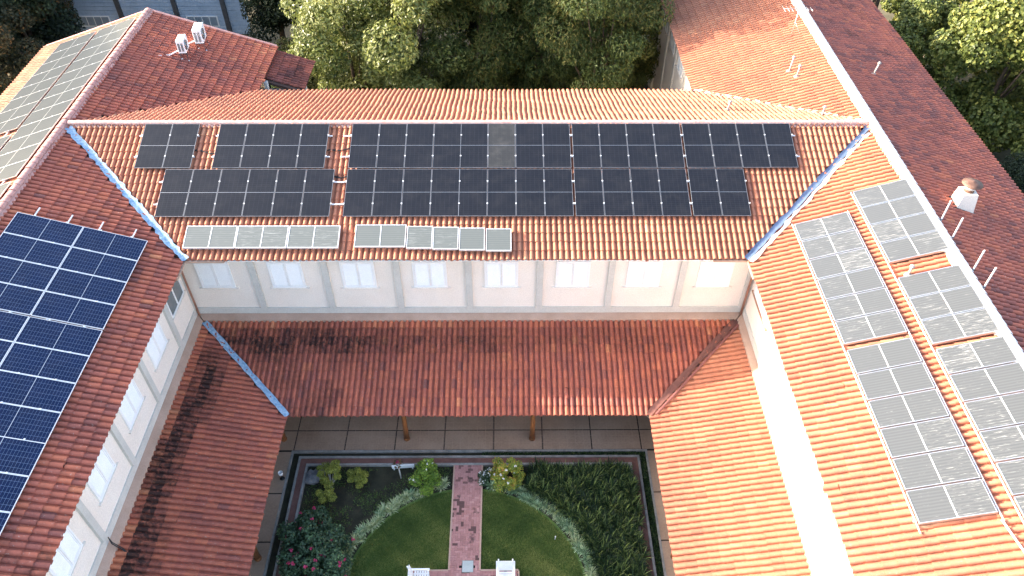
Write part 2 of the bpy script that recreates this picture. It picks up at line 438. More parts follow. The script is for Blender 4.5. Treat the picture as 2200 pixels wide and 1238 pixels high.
def tile_proto():
    cov = (np.arange(nS) >= nP)
    top = np.c_[SEC[:, 0] - (SEC[:, 0] - .148) * .08 * cov, np.zeros(nS), SEC[:, 1] * np.where(cov, .94, 1.0)]
    bot = np.c_[SEC[:, 0] + (SEC[:, 0] - .148) * .05 * cov, np.full(nS, TL), SEC[:, 1] * np.where(cov, 1.04, 1.0) + 0.026]
    lip = bot.copy(); lip2 = bot.copy(); lip2[:, 2] -= 0.027; lip2[:, 1] -= 0.004
    V = np.vstack([top, bot, lip, lip2])
    V[:, 0] -= 0.117
    i = np.array([k for k in range(nS - 1) if k != nP - 1])
    F = np.vstack([np.c_[i, i + nS, i + nS + 1, i + 1], np.c_[i + 2 * nS, i + 3 * nS, i + 3 * nS + 1, i + 2 * nS + 1]])
    F = F[:, ::-1]
    return V, F


TV, TF = tile_proto()
tile_cache = {}


def tile_variant(matkey, tint, stain):
    k = (matkey, tint, stain)
    if k not in tile_cache:
        tile_cache[k] = np_mesh('roof_tile', TV, TF, M[matkey], {'tint': np.full(len(TV), tint / 9), 'stain': np.full(len(TV), stain / 5)}, True)
    return tile_cache[k]


def project(Pw):
    q = np.asarray(Pw, float) - np.array([0, 0, CAM_H])
    x, y, z = q @ rgt, q @ upv, q @ fwd
    return 1100 + FPX * x / z, 619 - FPX * y / z


class Slope:
    """a roof plane: O a point on the ridge, Dn the unit downhill direction"""
    def __init__(s, O, Dn):
        s.O = np.array(O, float); s.Dn = np.array(Dn, float)
        h = np.array([s.Dn[0], s.Dn[1], 0]); h /= np.linalg.norm(h)
        s.n = np.cross(np.cross(s.Dn, [0, 0, 1.0]), s.Dn); s.n /= np.linalg.norm(s.n)
        if s.n[2] < 0: s.n = -s.n
        s.A = np.cross(s.Dn, s.n)
    def pt(s, a, d, h=0.0): return s.O + s.A * a + s.Dn * d + s.n * h
    def mat(s, a, d, h=0.0, off=(0, 0, 0), rot=0.0):
        p = s.pt(a, d, h) - np.array(off)
        m4 = Matrix(((s.A[0], s.Dn[0], s.n[0], p[0]), (s.A[1], s.Dn[1], s.n[1], p[1]), (s.A[2], s.Dn[2], s.n[2], p[2]), (0, 0, 0, 1)))
        return m4 @ Matrix.Rotation(rot, 4, 'Z') if rot else m4


S_F = Slope((0, YR, ZR), (0, -CA, -SA)); S_B = Slope((0, YR, ZR), (0, CA, -SA))
S_LR = Slope((XL, 0, ZR), (CA, 0, -SA)); S_LL = Slope((XL, 0, ZR), (-CA, 0, -SA))
S_RL = Slope((XR, 0, ZR), (-CA, 0, -SA)); S_RR = Slope((XR, 0, ZR), (CA, 0, -SA))
S_VB = Slope((0, WY, VZ), (0, -CB, -SB)); S_VL = Slope((WXL, 0, VZ), (CB, 0, -SB)); S_VR = Slope((WXR, 0, VZ), (-CB, 0, -SB))


def lay_tiles(slope, arange, length, keep, matkey, tintf, stainf, wave=0.005, lift=0.0):
    """grid of tiles; returns dict of arrays"""
    ncol = int((arange[1] - arange[0]) / PITCH_A); nrow = int(math.ceil((length + 0.05) / GAUGE))
    a = arange[0] + (np.arange(ncol) + 0.5) * PITCH_A
    d = length + 0.06 - TL - np.arange(nrow) * GAUGE
    AA, DD = np.meshgrid(a, d); AA = AA.ravel(); DD = DD.ravel()
    C = slope.O + np.outer(AA, slope.A) + np.outer(DD + TL / 2, slope.Dn)
    k = keep(C[:, 0], C[:, 1]); AA, DD, C = AA[k], DD[k], C[k]
    n = len(AA)
    AAj = AA + rng.normal(0, 0.0022, n) + wave * np.sin(DD * 2.1 + 1.7 * np.sin(AA * 0.7)) + wave * 0.7 * np.sin(DD * 5.3 + AA * 1.3)
    DDj = DD + rng.normal(0, 0.006, n) + 0.008 * np.sin(AA * 0.9)
    DDj = DDj + (rng.random(n) > .993) * rng.uniform(.03, .09, n)
    H = np.abs(rng.normal(0, 0.003, n)) + (rng.random(n) > .99) * .012 + 0.012 * np.sin(AA * 0.55 + DD * 0.8) + lift
    return dict(s=slope, a=AAj, d=DDj, h=H, r=rng.normal(0, 0.006, n) + (rng.random(n) > .99) * rng.normal(0, .03, n), tint=np.clip(tintf(C), 0, 1), stain=np.clip(stainf(C), 0, 1), C=C, mat=matkey)


def lump(C, f, seed=0.0):
    """cheap smooth noise in 0..1"""
    x, y = C[:, 0] * f + seed, C[:, 1] * f - seed
    v = np.sin(x * 1.3 + 2.1 * np.sin(y * 0.9 + seed)) + np.sin(y * 1.7 + 1.6 * np.sin(x * 1.1 - seed)) + np.sin((x + y) * 2.3 + seed * 3) * 0.6 + np.sin((x - 1.7 * y) * 3.7) * 0.4
    return 0.5 + v / 6.0


COVERED = []   # (slope, a0, a1, d0, d1) rectangles under panels: tiles there do not become individuals


def emit_tiles(groups, thing, parents, nmax=300):
    """the nmax tiles that show largest become objects, the rest one stuff mesh per slope"""
    areas = []
    for gi, G in enumerate(groups):
        s = G['s']
        c0 = s.O + np.outer(G['a'], s.A) + np.outer(G['d'] + TL / 2, s.Dn)
        u, v = project(c0); u1, v1 = project(c0 + s.A * 0.1); u2, v2 = project(c0 + s.Dn * 0.1)
        ar = np.abs((u1 - u) * (v2 - v) - (v1 - v) * (u2 - u))
        ok = (u > 4) & (u < 2196) & (v > 4) & (v < 1234)
        for (cs, a0, a1, d0, d1) in COVERED:
            if cs is s: ok &= ~((G['a'] > a0 - .1) & (G['a'] < a1 + .1) & (G['d'] + TL / 2 > d0 - .1) & (G['d'] + TL / 2 < d1 + .1))
        ar[~ok] = 0
        areas.append(ar)
    allar = np.concatenate(areas); thr = np.sort(allar)[-nmax] if len(allar) > nmax else 0
    thr = max(thr, 1e-9)
    off = np.array(ORG[thing.name])
    for G, ar, par in zip(groups, areas, parents):
        s = G['s']; pick = ar >= thr
        B = np.array([s.A, s.Dn, s.n])        # rows
        ca, sa = np.cos(G['r']), np.sin(G['r'])
        P0 = s.O + np.outer(G['a'], s.A) + np.outer(G['d'], s.Dn) + np.outer(G['h'], s.n) - off
        for i in np.nonzero(pick)[0]:
            me = tile_variant(G['mat'], int(round(G['tint'][i] * 9)), int(round(G['stain'][i] * 5)))
            m4 = Matrix(((s.A[0], s.Dn[0], s.n[0], P0[i, 0]), (s.A[1], s.Dn[1], s.n[1], P0[i, 1]), (s.A[2], s.Dn[2], s.n[2], P0[i, 2]), (0, 0, 0, 1)))
            link('roof_tile', me, par, m4 @ Matrix.Rotation(float(G['r'][i]), 4, 'Z'))
        q = np.nonzero(~pick)[0]
        if len(q):
            x = TV[None, :, 0] * ca[q, None] - TV[None, :, 1] * sa[q, None]
            y = TV[None, :, 0] * sa[q, None] + TV[None, :, 1] * ca[q, None]
            z = np.broadcast_to(TV[None, :, 2], x.shape)
            V = (x[..., None] * s.A + y[..., None] * s.Dn + z[..., None] * s.n) + P0[q][:, None, :]
            F = TF[None] + (np.arange(len(q)) * len(TV))[:, None, None]
            me = np_mesh('tiles', V.reshape(-1, 3), F.reshape(-1, 4), M[G['mat']], {'tint': np.repeat(G['tint'][q], len(TV)), 'stain': np.repeat(G['stain'][q], len(TV))}, True)
            tag(link('tile_field', me, par), kind='stuff')


def deck(thing, poly, zf, name='roof_slope', th=0.14):
    b = MB().prism(poly, lambda x, y: zf(x, y) - th, lambda x, y: zf(x, y) - 0.012)
    return sub(b.build(name, M['deck'], thing), thing)


def ridge_caps(thing, p, q, mat, name='ridge_tile', r=0.14, L=0.40, step=0.355, mort=None, squash=0.62, seam=True):
    """row of overlapping half-round caps from p to q"""
    p, q = Vector(p), Vector(q); d = (q - p); n = int(d.length / step); d.normalize()
    b = MB(); k = 9
    for i in range(2):
        rr = r * (1.0 if i == 0 else 0.86); y = 0 if i == 0 else L
        b.v += [(rr * math.cos(math.pi * j / (k - 1)), y, rr * math.sin(math.pi * j / (k - 1)) * squash + (0.016 if i == 0 else 0)) for j in range(k)]
    b.f += [(j, j + 1, k + j + 1, k + j) for j in range(k - 1)]; b.sm += [True] * (k - 1)
    b.add([(x * 1.0, y, z) for x, y, z in b.v[:k]] + [(x * 0.9, y, z * 0.84) for x, y, z in b.v[:k]], [(j, j + k, j + k + 1, j + 1) for j in range(k - 1)])
    me = b.mesh(name, mat)
    off = Vector(ORG[thing.name])
    side = Vector((d.y, -d.x, 0)).normalized() * -1
    side = d.cross(Vector((0, 0, 1))).normalized(); up = side.cross(d)
    par = thing
    if mort:
        mb = MB()
        for i in range(n + 1):
            pass
        w = r * 1.35
        m_ = MB()
        segs = max(2, int(d.length * 1)); pts = []
        tot = (q - p).length; ns = int(tot / 0.25)
        vv = []; ff = []
        for i in range(ns + 1):
            c = p + d * (tot * i / ns)
            for j, (sx, sz) in enumerate(((-1, -0.02), (-0.6, 0.10), (0.6, 0.10), (1, -0.02))):
                jit = random.uniform(0.85, 1.15)
                vv.append(c + side * (w * sx * jit) + Vector((0, 0, sz + random.uniform(-.01, .01))))
        for i in range(ns):
            for j in range(3): ff.append((i * 4 + j, i * 4 + j + 1, i * 4 + j + 5, i * 4 + j + 4))
        m_.add(vv, ff, True); m_.build('ridge_mortar', mort, thing)
    for i in range(n):
        c = p + d * (i * step) - off + Vector((0, 0, 0.095 + random.uniform(-.006, .006)))
        m4 = Matrix(((side.x, d.x, up.x, c.x), (side.y, d.y, up.y, c.y), (side.z, d.z, up.z, c.z), (0, 0, 0, 1))) @ Matrix.Rotation(random.uniform(-.02, .02), 4, 'Z')
        link(name, me, par, m4)


def flashing(thing, p, q, w, mat, name='valley_flashing', rough=0.05, lift=0.09, sag=0.03, step=0.3):
    p, q = Vector(p), Vector(q); d = q - p; L = d.length; d.normalize(); side = d.cross(Vector((0, 0, 1))).normalized()
    n = int(L / step); vv = []; ff = []
    for i in range(n + 1):
        c = p + d * (L * i / n)
        for sx, sz in ((-1, 0.02), (-0.5, -sag * 0.2), (0, -sag), (0.5, -sag * 0.2), (1, 0.02)):
            j = random.uniform(-rough, rough) if abs(sx) == 1 else random.uniform(-rough, rough) * 0.3
            vv.append(c + side * (w / 2 * sx + j) + Vector((0, 0, lift + sz + random.uniform(-.012, .012))))
    for i in range(n):
        for j in range(4): ff.append((i * 5 + j, i * 5 + j + 1, i * 5 + j + 6, i * 5 + j + 5))
    MB().add(vv, ff, True).build(name, mat, thing)
# ---- rectangles covered by panels (slope, a0, a1, d0, d1); a runs along slope.A
def ya(s, y): return (np.array([0, y, 0]) - np.array([0, s.O[1], 0])) @ s.A
def xa(s, x): return (np.array([x, 0, 0]) - np.array([s.O[0], 0, 0])) @ s.A
def cover(s, lo, hi, d0, d1):
    f = xa if abs(s.A[0]) > 0.5 else ya
    a, b = f(s, lo), f(s, hi); COVERED.append((s, min(a, b), max(a, b), d0, d1))


cover(S_F, -15.2, -13.0, .1, 2.4); cover(S_F, -12.1, -7.4, .1, 2.4); cover(S_F, -13.9, -7, 2.4, 4.8); cover(S_F, -6.5, 9.7, .1, 4.8); cover(S_F, 9.7, 12, .1, 2.4)
cover(S_F, -12.5, -6.5, 5.2, 6.2); cover(S_F, -5.9, .25, 5.2, 6.3)
cover(S_LR, 4, 22.4, .6, 5.1); cover(S_RL, 4, 24.1, .1, 2.1); cover(S_RL, 10.3, 23.1, 2.6, 4.6)

# ------------------------------------------------------------------ wings
def window(thing, kind, c, nrm, w=1.38, h=1.42):
    """shuttered window on a wall; c = centre on the wall face, nrm = outward unit normal in plan"""
    nx, ny = nrm; t = (-ny, nx)
    off = Vector(ORG[thing.name])
    m4 = Matrix(((t[0], nx, 0, c[0] - off.x), (t[1], ny, 0, c[1] - off.y), (0, 0, 1, c[2] - off.z), (0, 0, 0, 1)))
    b = MB(); fw = 0.06
    b.box(-w / 2, w / 2, 0.0, 0.05, h / 2 - fw, h / 2).box(-w / 2, w / 2, 0.0, 0.05, -h / 2, -h / 2 + fw)
    b.box(-w / 2, -w / 2 + fw, 0.0, 0.05, -h / 2 + fw, h / 2 - fw).box(w / 2 - fw, w / 2, 0.0, 0.05, -h / 2 + fw, h / 2 - fw)
    win = link('window', b.mesh('window_frame', M['white']), thing, m4)
    MB().box(-w / 2 - .12, w / 2 + .12, 0, 0.10, -h / 2 - .07, -h / 2 - .003)
    s = MB().box(-w / 2 - .12, w / 2 + .12, 0, 0.09, -h / 2 - .07, -h / 2 - .003)
    link('sill', s.mesh('sill', M['cream'] if kind != 'brown' else M['brown']), win)
    if kind == 'pane':
        b = MB().box(-.03, .03, .004, .048, -h / 2 + fw, h / 2 - fw)
        link('mullion', b.mesh('mullion', M['white']), win)
        for sx in (-1, 1):
            x0, x1 = (-w / 2 + fw, -.03) if sx < 0 else (.03, w / 2 - fw)
            link('pane', MB().box(x0, x1, .008, .016, -h / 2 + fw, h / 2 - fw).mesh('pane', M['paneglass']), win)
        return
    for sx in (-1, 1):
        x0, x1 = (-w / 2 + fw + .004, -.006) if sx < 0 else (.006, w / 2 - fw - .004)
        b = MB(); z0, z1 = -h / 2 + fw + .004, h / 2 - fw - .004; st = 0.055
        b.box(x0, x0 + st, .01, .04, z0, z1).box(x1 - st, x1, .01, .04, z0, z1)
        b.box(x0 + st, x1 - st, .01, .04, z1 - st, z1).box(x0 + st, x1 - st, .01, .04, z0, z0 + st)
        n = 17; zz = np.linspace(z0 + st, z1 - st, n + 1)
        for k in range(n):
            b.add([(x0 + st, .012, zz[k + 1]), (x1 - st, .012, zz[k + 1]), (x1 - st, .036, zz[k] + .006), (x0 + st, .036, zz[k] + .006), (x0 + st, .012, zz[k]), (x1 - st, .012, zz[k])], [(0, 3, 2, 1), (3, 4, 5, 2)])
        link('shutter', b.mesh('shutter', M['white']), win)


def wbox(name, thing, mat, *dims): return MB().box(*dims).build(name, mat, thing)


# ---- back wing
BW = place('building_wing', (-1.5, YR, -0.35), 'cream back wing with black solar panels on its red tiled roof, closing the courtyard', 'building')
zF = lambda x, y: ZR - abs(y - YR) * TA
EI = .16
pF = [(XL, YR), (XR, YR), (XR - D + EI, YR - D + EI), (XL + D - EI, YR - D + EI)]
pB = [(XL, YR), (XL + D - EI, YR + D - EI), (XR - D + EI, YR + D - EI), (XR, YR)]
dF = deck(BW, pF, zF); dB = deck(BW, pB, zF)
sh = dict(tintf=lambda C: 0.5 + 0.22 * rng.standard_normal(len(C)) + 0.25 * (lump(C, 0.5, 2) - 0.5), )
kF = lambda x, y: (x > XL + (YR - y) + 0.12) & (x < XR - (YR - y) - 0.12) & (y > YR - D - .1)
kB = lambda x, y: (x > XL + (y - YR) + 0.05) & (x < XR - (y - YR) - 0.05) & (y < YR + D + .1)
low = lambda C: 0.10 * lump(C, 1.1, 1) + 0.05 * rng.random(len(C))
GF = lay_tiles(S_F, (-20, 20), SL, kF, 'tile', lambda C: 0.52 + 0.11 * rng.standard_normal(len(C)) + 0.15 * (lump(C, 0.6, 2) - .5) + 0.35 * (rng.random(len(C)) > .985), low)
GB = lay_tiles(S_B, (-20, 20), SL, kB, 'tile', lambda C: 0.55 + 0.14 * rng.standard_normal(len(C)), low, wave=0.013)
emit_tiles([GF, GB], BW, [dF, dB])
ridge_caps(BW, (XL + .2, YR, ZR + .03), (XR - .1, YR, ZR + .03), M['ridge'], mort=M['ridge'])
flashing(BW, (XL + .25, YR - .25, ZR - .25 * TA), (XL + D + .15, YR - D - .15, ZE - .02), 0.28, M['blue'], rough=0.06, lift=0.16, step=.16)
flashing(BW, (XR - .25, YR - .25, ZR - .25 * TA), (XR - D - .15, YR - D - .15, ZE - .02), 0.24, M['slate'], rough=0.03, lift=0.16)
flashing(BW, (XL + .3, YR + .3, ZR - .3 * TA), (XL + D, YR + D, ZE), 0.22, M['deck'], rough=0.03, lift=0.02)
flashing(BW, (XR - .3, YR + .3, ZR - .3 * TA), (XR - D, YR + D, ZE), 0.26, M['mortar'], rough=0.05, lift=0.10)
# mortar beside the right valley
flashing(BW, (XR - .35, YR - .62, ZR - .5 * TA), (XR - D - .02, YR - D - .35, ZE - .02), 0.13, M['mortar'], 'valley_mortar', rough=0.05, lift=0.17, sag=-0.03)
wbox('wall', BW, M['cream'], WXL - .3, WXR + .3, WY, WY + .3, -0.35, ZE + .02)
wbox('wall', BW, M['cream'], WXL, WXR, YR + D - OV - .3, YR + D - OV, -0.35, ZE + .02)
wbox('skirting', BW, M['grey'], WXL + .05, WXR - .05, WY - .05, WY + .02, 3.92, 4.26)
MB().prism([(WXL + .02, WY + .01), (WXR - .02, WY + .01), (WXR - .3, WY - .28), (WXL + .3, WY - .28)], lambda x, y: 3.60, lambda x, y: 3.90 - (WY - y) * 0.6).build('apron_flashing', M['tan'], BW)
for i in range(7): wbox('pilaster', BW, M['grey'], -10.40 + 2.915 * i, -10.14 + 2.915 * i, WY - .10, WY + .02, 4.262, ZE - .02)
for i in range(8): window(BW, 'shutter', (-11.87 + 2.92 * i, WY - .002, 6.17), (0, -1))
wbox('soffit_board', BW, M['white'], WXL + .4, WXR - .4, YR - D + .05, WY - .003, ZE - .14, ZE - .10)
wbox('pilaster', BW, M['grey'], WXL - .01, WXL + .10, WY - .14, WY + .02, 4.262, ZE - .02)
wbox('pilaster', BW, M['grey'], WXR - .28, WXR - .02, WY - .12, WY + .02, 4.262, ZE - .02)

# ---- left wing
LW = place('building_wing', (XL, 20, -0.35), 'left wing with blue solar panels on its dull red tiled roof', 'building')
zL = lambda x, y: ZR - abs(x - XL) * TA
pLRa = [(XL, YN), (XL + D - EI, YN), (XL + D - EI, YR - D + EI), (XL, YR)]
pLRb = [(XL, YR), (XL + D - EI, YR + D - EI), (XL + D - EI, YG), (XL, YG)]
pLL = [(XL, YN), (XL, YG), (XL - D, YG), (XL - D, YN)]
d1 = deck(LW, pLRa, zL); d2 = deck(LW, pLRb, zL); d3 = deck(LW, pLL, zL)
kLR = lambda x, y: (np.abs(y - YR) > (x - XL) + 0.12 - .07 * (y > YR)) & (y > YN) & (y < YG)
def stLR(C): return low(C) * 1.0 + 0.5 * np.clip(0.6 - (C[:, 1] - 9.5) * .35, 0, 1) * (rng.random(len(C)) > .62) + 0.15 * (rng.random(len(C)) > .99)
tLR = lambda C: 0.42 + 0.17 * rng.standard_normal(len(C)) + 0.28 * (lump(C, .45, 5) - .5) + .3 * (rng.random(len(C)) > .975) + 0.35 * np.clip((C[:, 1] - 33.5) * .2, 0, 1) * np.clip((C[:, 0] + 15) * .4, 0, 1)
aL = sorted((ya(S_LR, YN), ya(S_LR, YG)))
GL = lay_tiles(S_LR, aL, SL, kLR, 'tile_old_shade', tLR, stLR)
aLL = sorted((ya(S_LL, YN), ya(S_LL, YG)))
GLL = lay_tiles(S_LL, aLL, SL, lambda x, y: y > YN, 'tile', sh['tintf'], low)
nearsel = GL['C'][:, 1] < YR
GL1 = {k: (v[nearsel] if isinstance(v, np.ndarray) else v) for k, v in GL.items()}; GL2 = {k: (v[~nearsel] if isinstance(v, np.ndarray) else v) for k, v in GL.items()}
emit_tiles([GL1, GL2, GLL], LW, [d1, d2, d3])
ridge_caps(LW, (XL, YN, ZR + .04), (XL, YG, ZR + .04), M['ridge_pink'], r=0.17, mort=M['ridge_pink'])
wbox('wall', LW, M['cream'], WXL - .3, WXL, YN, WY - .002, -0.35, ZE + .02)
wbox('wall', LW, M['cream'], WXL - .3, WXL, YR + D - OV + .002, YG - .4, -0.35, ZE + .02)
wbox('wall', LW, M['cream'], XL - D + OV, XL - D + OV + .3, YN, YG - .4, -0.35, ZE + .02)
MB().add([(WXL, YG - .4, -.35), (XL - D + OV, YG - .4, -.35), (XL - D + OV, YG - .4, ZE + .1), (XL, YG - .4, ZR - .2), (WXL, YG - .4, ZE + .1),
          (WXL, YG - .7, -.35), (XL - D + OV, YG - .7, -.35), (XL - D + OV, YG - .7, ZE + .1), (XL, YG - .7, ZR - .2), (WXL, YG - .7, ZE + .1)],
         [(0, 1, 2, 3, 4), (9, 8, 7, 6, 5), (0, 4, 9, 5), (1, 6, 7, 2)]).build('gable_wall', M['cream'], LW)
MB().bar((XL, YG + .02, ZR + .03), (XL + D, YG + .02, ZE + .05), .16, .14).build('verge', M['ridge_pink'], LW)
MB().bar((XL, YG + .02, ZR + .03), (XL - D, YG + .02, ZE + .05), .16, .14).build('verge', M['ridge_pink'], LW)
wbox('skirting', LW, M['grey'], WXL - .02, WXL + .05, YN, WY - .06, 3.92, 4.26)
MB().prism([(WXL - .01, WY - .03), (WXL - .01, YN), (WXL + .28, YN), (WXL + .28, WY - .31)], lambda x, y: 3.60, lambda x, y: 3.90 - (x - WXL) * 0.6).build('apron_flashing', M['tan'], LW)
for y in (20.62, 17.86, 15.08, 12.22, 9.36, 6.5): wbox('pilaster', LW, M['grey'], WXL - .02, WXL + .10, y - .13, y + .13, 4.262, ZE - .02)
window(LW, 'pane', (WXL + .002, 21.62, 6.2), (1, 0), 1.5, 1.3)
for y in (19.22, 16.45, 13.65, 10.8, 7.9): window(LW, 'shutter', (WXL + .002, y, 6.0), (1, 0))
window(LW, 'pane', (WXL + .002, 35.6, 5.9), (1, 0), 1.2, 1.6)
MB().tube([(WXL + .12, WY - .12, ZE - .1), (WXL + .12, WY - .12, 3.9)], .045, 8).build('downpipe', M['brown'], LW)
MB().bar((XL + D + .05, YR - D - 1.1, ZE - .03), (XL + D + .05, YR - D + .05, ZE - .03), .1, .09).build('gutter', M['tan'], LW)
MB().bar((XL + D + .0, YR - D - .06, ZE - .03), (XL + D + 1.6, YR - D - .06, ZE - .03), .1, .09).build('gutter', M['tan'], LW)

# ---- right wing
RW = place('building_wing', (XR, 28, -0.35), 'right wing with bright orange court slope carrying two columns of water heating collectors', 'building')
zRt = lambda x, y: ZR - abs(x - XR) * TA
e1 = deck(RW, [(XR, YN), (XR, YR), (XR - D + EI, YR - D + EI), (XR - D + EI, YN)], zRt)
e2 = deck(RW, [(XR, YR), (XR, YF), (XR - D + EI, YF), (XR - D + EI, YR + D - EI)], zRt)
e3 = deck(RW, [(XR, YN), (XR + D, YN), (XR + D, YF), (XR, YF)], zRt)
kRL = lambda x, y: (np.abs(y - YR) > (XR - x) + 0.12 - .07 * (y > YR)) & (y > YN)
aR = sorted((ya(S_RL, YN), ya(S_RL, YF)))
GR = lay_tiles(S_RL, aR, SL, kRL, 'tile', lambda C: .58 + .12 * rng.standard_normal(len(C)) + .2 * (lump(C, .5, 9) - .5), lambda C: low(C) * .8 + 0.12 * (rng.random(len(C)) > .98))
aRR = sorted((ya(S_RR, YN), ya(S_RR, YF)))
GRR = lay_tiles(S_RR, aRR, SL, lambda x, y: y > YN, 'tile_old_shade', lambda C: .32 + .17 * rng.standard_normal(len(C)) + .3 * (lump(C, .35, 3) - .5) + .4 * np.exp(-((C[:, 0] - 18.2) / 1.2) ** 2 - ((C[:, 1] - 24.2) / 1.0) ** 2), lambda C: low(C) * 1.1 + .3 * (lump(C, .55, 4) > .70) * rng.random(len(C)))
nearsel = GR['C'][:, 1] < YR
GR1 = {k: (v[nearsel] if isinstance(v, np.ndarray) else v) for k, v in GR.items()}; GR2 = {k: (v[~nearsel] if isinstance(v, np.ndarray) else v) for k, v in GR.items()}
emit_tiles([GR1, GR2, GRR], RW, [e1, e2, e3])
ridge_caps(RW, (XR, YN, ZR + .05), (XR, YF, ZR + .05), M['ridge_white'], r=0.19, mort=M['ridge_white'])
wbox('wall', RW, M['cream'], WXR, WXR + .3, YN, WY - .002, -0.35, ZE + .02)
wbox('wall', RW, M['cream'], WXR, WXR + .3, YR + D - OV + .002, YF - .4, -0.35, ZE + .02)
wbox('wall', RW, M['cream'], XR + D - OV - .3, XR + D - OV, YN, YF - .4, -0.35, ZE + .02)
MB().add([(WXR, YF - .4, -.35), (XR + D - OV, YF - .4, -.35), (XR + D - OV, YF - .4, ZE + .1), (XR, YF - .4, ZR - .2), (WXR, YF - .4, ZE + .1)], [(0, 1, 2, 3, 4)]).build('gable_wall', M['cream'], RW)
wbox('skirting', RW, M['grey'], WXR - .05, WXR + .02, YN, WY - .06, 3.92, 4.26)
MB().prism([(WXR + .01, WY - .03), (WXR - .28, WY - .31), (WXR - .28, YN), (WXR + .01, YN)], lambda x, y: 3.60, lambda x, y: 3.90 - (WXR - x) * 0.6).build('apron_flashing', M['tan'], RW)
for y in (17.86, 15.08, 12.22, 9.36, 6.5, 36.6, 39.4, 42.2, 45.0, 47.8, 50.6): wbox('pilaster', RW, M['grey'], WXR - .10, WXR + .02, y - .13, y + .13, 4.262 if y < 30 else -.3, ZE - .02)
window(RW, 'brown', (WXR - .002, 21.2, 6.25), (-1, 0), 2.0, 1.2)
for y in (16.45, 13.65, 10.8, 7.9, 38, 40.8, 43.6, 46.4): window(RW, 'shutter', (WXR - .002, y, 6.0), (-1, 0))
MB().tube([(WXR - .12, WY - .14, ZE - .1), (WXR - .12, WY - .14, 3.9)], .05, 8).build('downpipe', M['brown'], RW)
MB().bar((XR - D - .05, YR - D - 1.1, ZE - .03), (XR - D - .05, YR - D + .05, ZE - .03), .1, .09).build('gutter', M['tan'], RW)
MB().bar((XR - D + .0, YR - D - .06, ZE - .03), (XR - D - 1.4, YR - D - .06, ZE - .03), .1, .09).build('gutter', M['tan'], RW)

# ---- verandas
vz_b = lambda x, y: VZ - (WY - y) * TB
VB = place('veranda_roof', (-1.5, WY - 2, 0), 'low red tiled veranda roof below the back wall, blackened by mildew', 'veranda')
xv0, xv1 = WXL + VW, WXR - VW; yv = WY - VW
db = deck(VB, [(WXL, WY), (xv0 - EI, yv + EI), (xv1 + EI, yv + EI), (WXR, WY)], vz_b)
kVB = lambda x, y: (x > WXL + (WY - y) + .10) & (x < WXR - (WY - y) - .10) & (y < WY - .12)
def stVB(C):
    band = np.exp(-((C[:, 1] - 21.55) / .55) ** 2)
    return .13 + .14 * lump(C, .9, 3) + .95 * band * np.clip(.55 - .025 * (C[:, 0] + 10), .16, .6) * (.55 + .6 * rng.random(len(C))) + .25 * np.exp(-((C[:, 0] + 9) / 3) ** 2) * lump(C, 1.6, 8) - .12 * np.clip((C[:, 1] - 22.25) * 5, 0, 1)
GVB = lay_tiles(S_VB, (-15, 15), VW / CB, kVB, 'tile_old_shade', lambda C: .5 + .15 * rng.standard_normal(len(C)) + .2 * np.clip((C[:, 1] - 22.1) * 3, 0, 1) + .2 * (lump(C, .4, 1) - .5), stVB)
emit_tiles([GVB], VB, [db])
flashing(VB, (WXL + .35, WY - .35, VZ - .35 * TB), (xv0 + .1, yv - .1, VZE), .23, M['blue'], rough=0.025, lift=0.16)
flashing(VB, (WXR - .35, WY - .35, VZ - .35 * TB), (xv1 - .1, yv - .1, VZE), .25, M['redflash'], rough=0.03, lift=0.16)
ridge_caps(VB, (WXR - .3, WY - .62, VZ - .5 * TB + .1), (xv1 + .05, yv - .3, VZE + .12), M['tile_old_shade'], name='valley_edge_tile', r=.06, step=.33, squash=.7)
wbox('eave_beam', VB, M['wood'], xv0 - .4, xv1 + .4, 18.90, 19.02, VZE - .12, VZE + .02)

VL = place('veranda_roof', (WXL + 2, 13, 0), 'low red tiled veranda roof along the left wing with a long black mildew streak', 'veranda')
vz_l = lambda x, y: VZ - (x - WXL) * TB
dl = deck(VL, [(WXL, WY), (WXL, YN), (xv0 - EI, YN), (xv0 - EI, yv + EI)], vz_l)
kVL = lambda x, y: (y < WY - (x - WXL) - .10) & (x > WXL + .12) & (y > YN)
def stVL(C):
    xc = -12.35 - .12 * np.sin(C[:, 1] * .9) - .22 * np.clip((19 - C[:, 1]) * .3, 0, 1)
    w = np.where(C[:, 0] > xc, .62, .28)
    return .12 + .15 * lump(C, .9, 2) + np.exp(-((C[:, 0] - xc) / w) ** 2) * np.clip((21.6 - C[:, 1]) * .9, 0, 1) * (.5 + .35 * rng.random(len(C)))
aV = sorted((ya(S_VL, YN), ya(S_VL, WY)))
GVL = lay_tiles(S_VL, aV, VW / CB, kVL, 'tile_old_shade', lambda C: .52 + .12 * rng.standard_normal(len(C)) + .25 * np.clip((-12.4 - C[:, 0]) * 2, 0, 1), stVL)
emit_tiles([GVL], VL, [dl])
wbox('eave_beam', VL, M['wood'], xv0 - .66, xv0 - .54, YN, yv + .2, VZE - .12, VZE + .02)

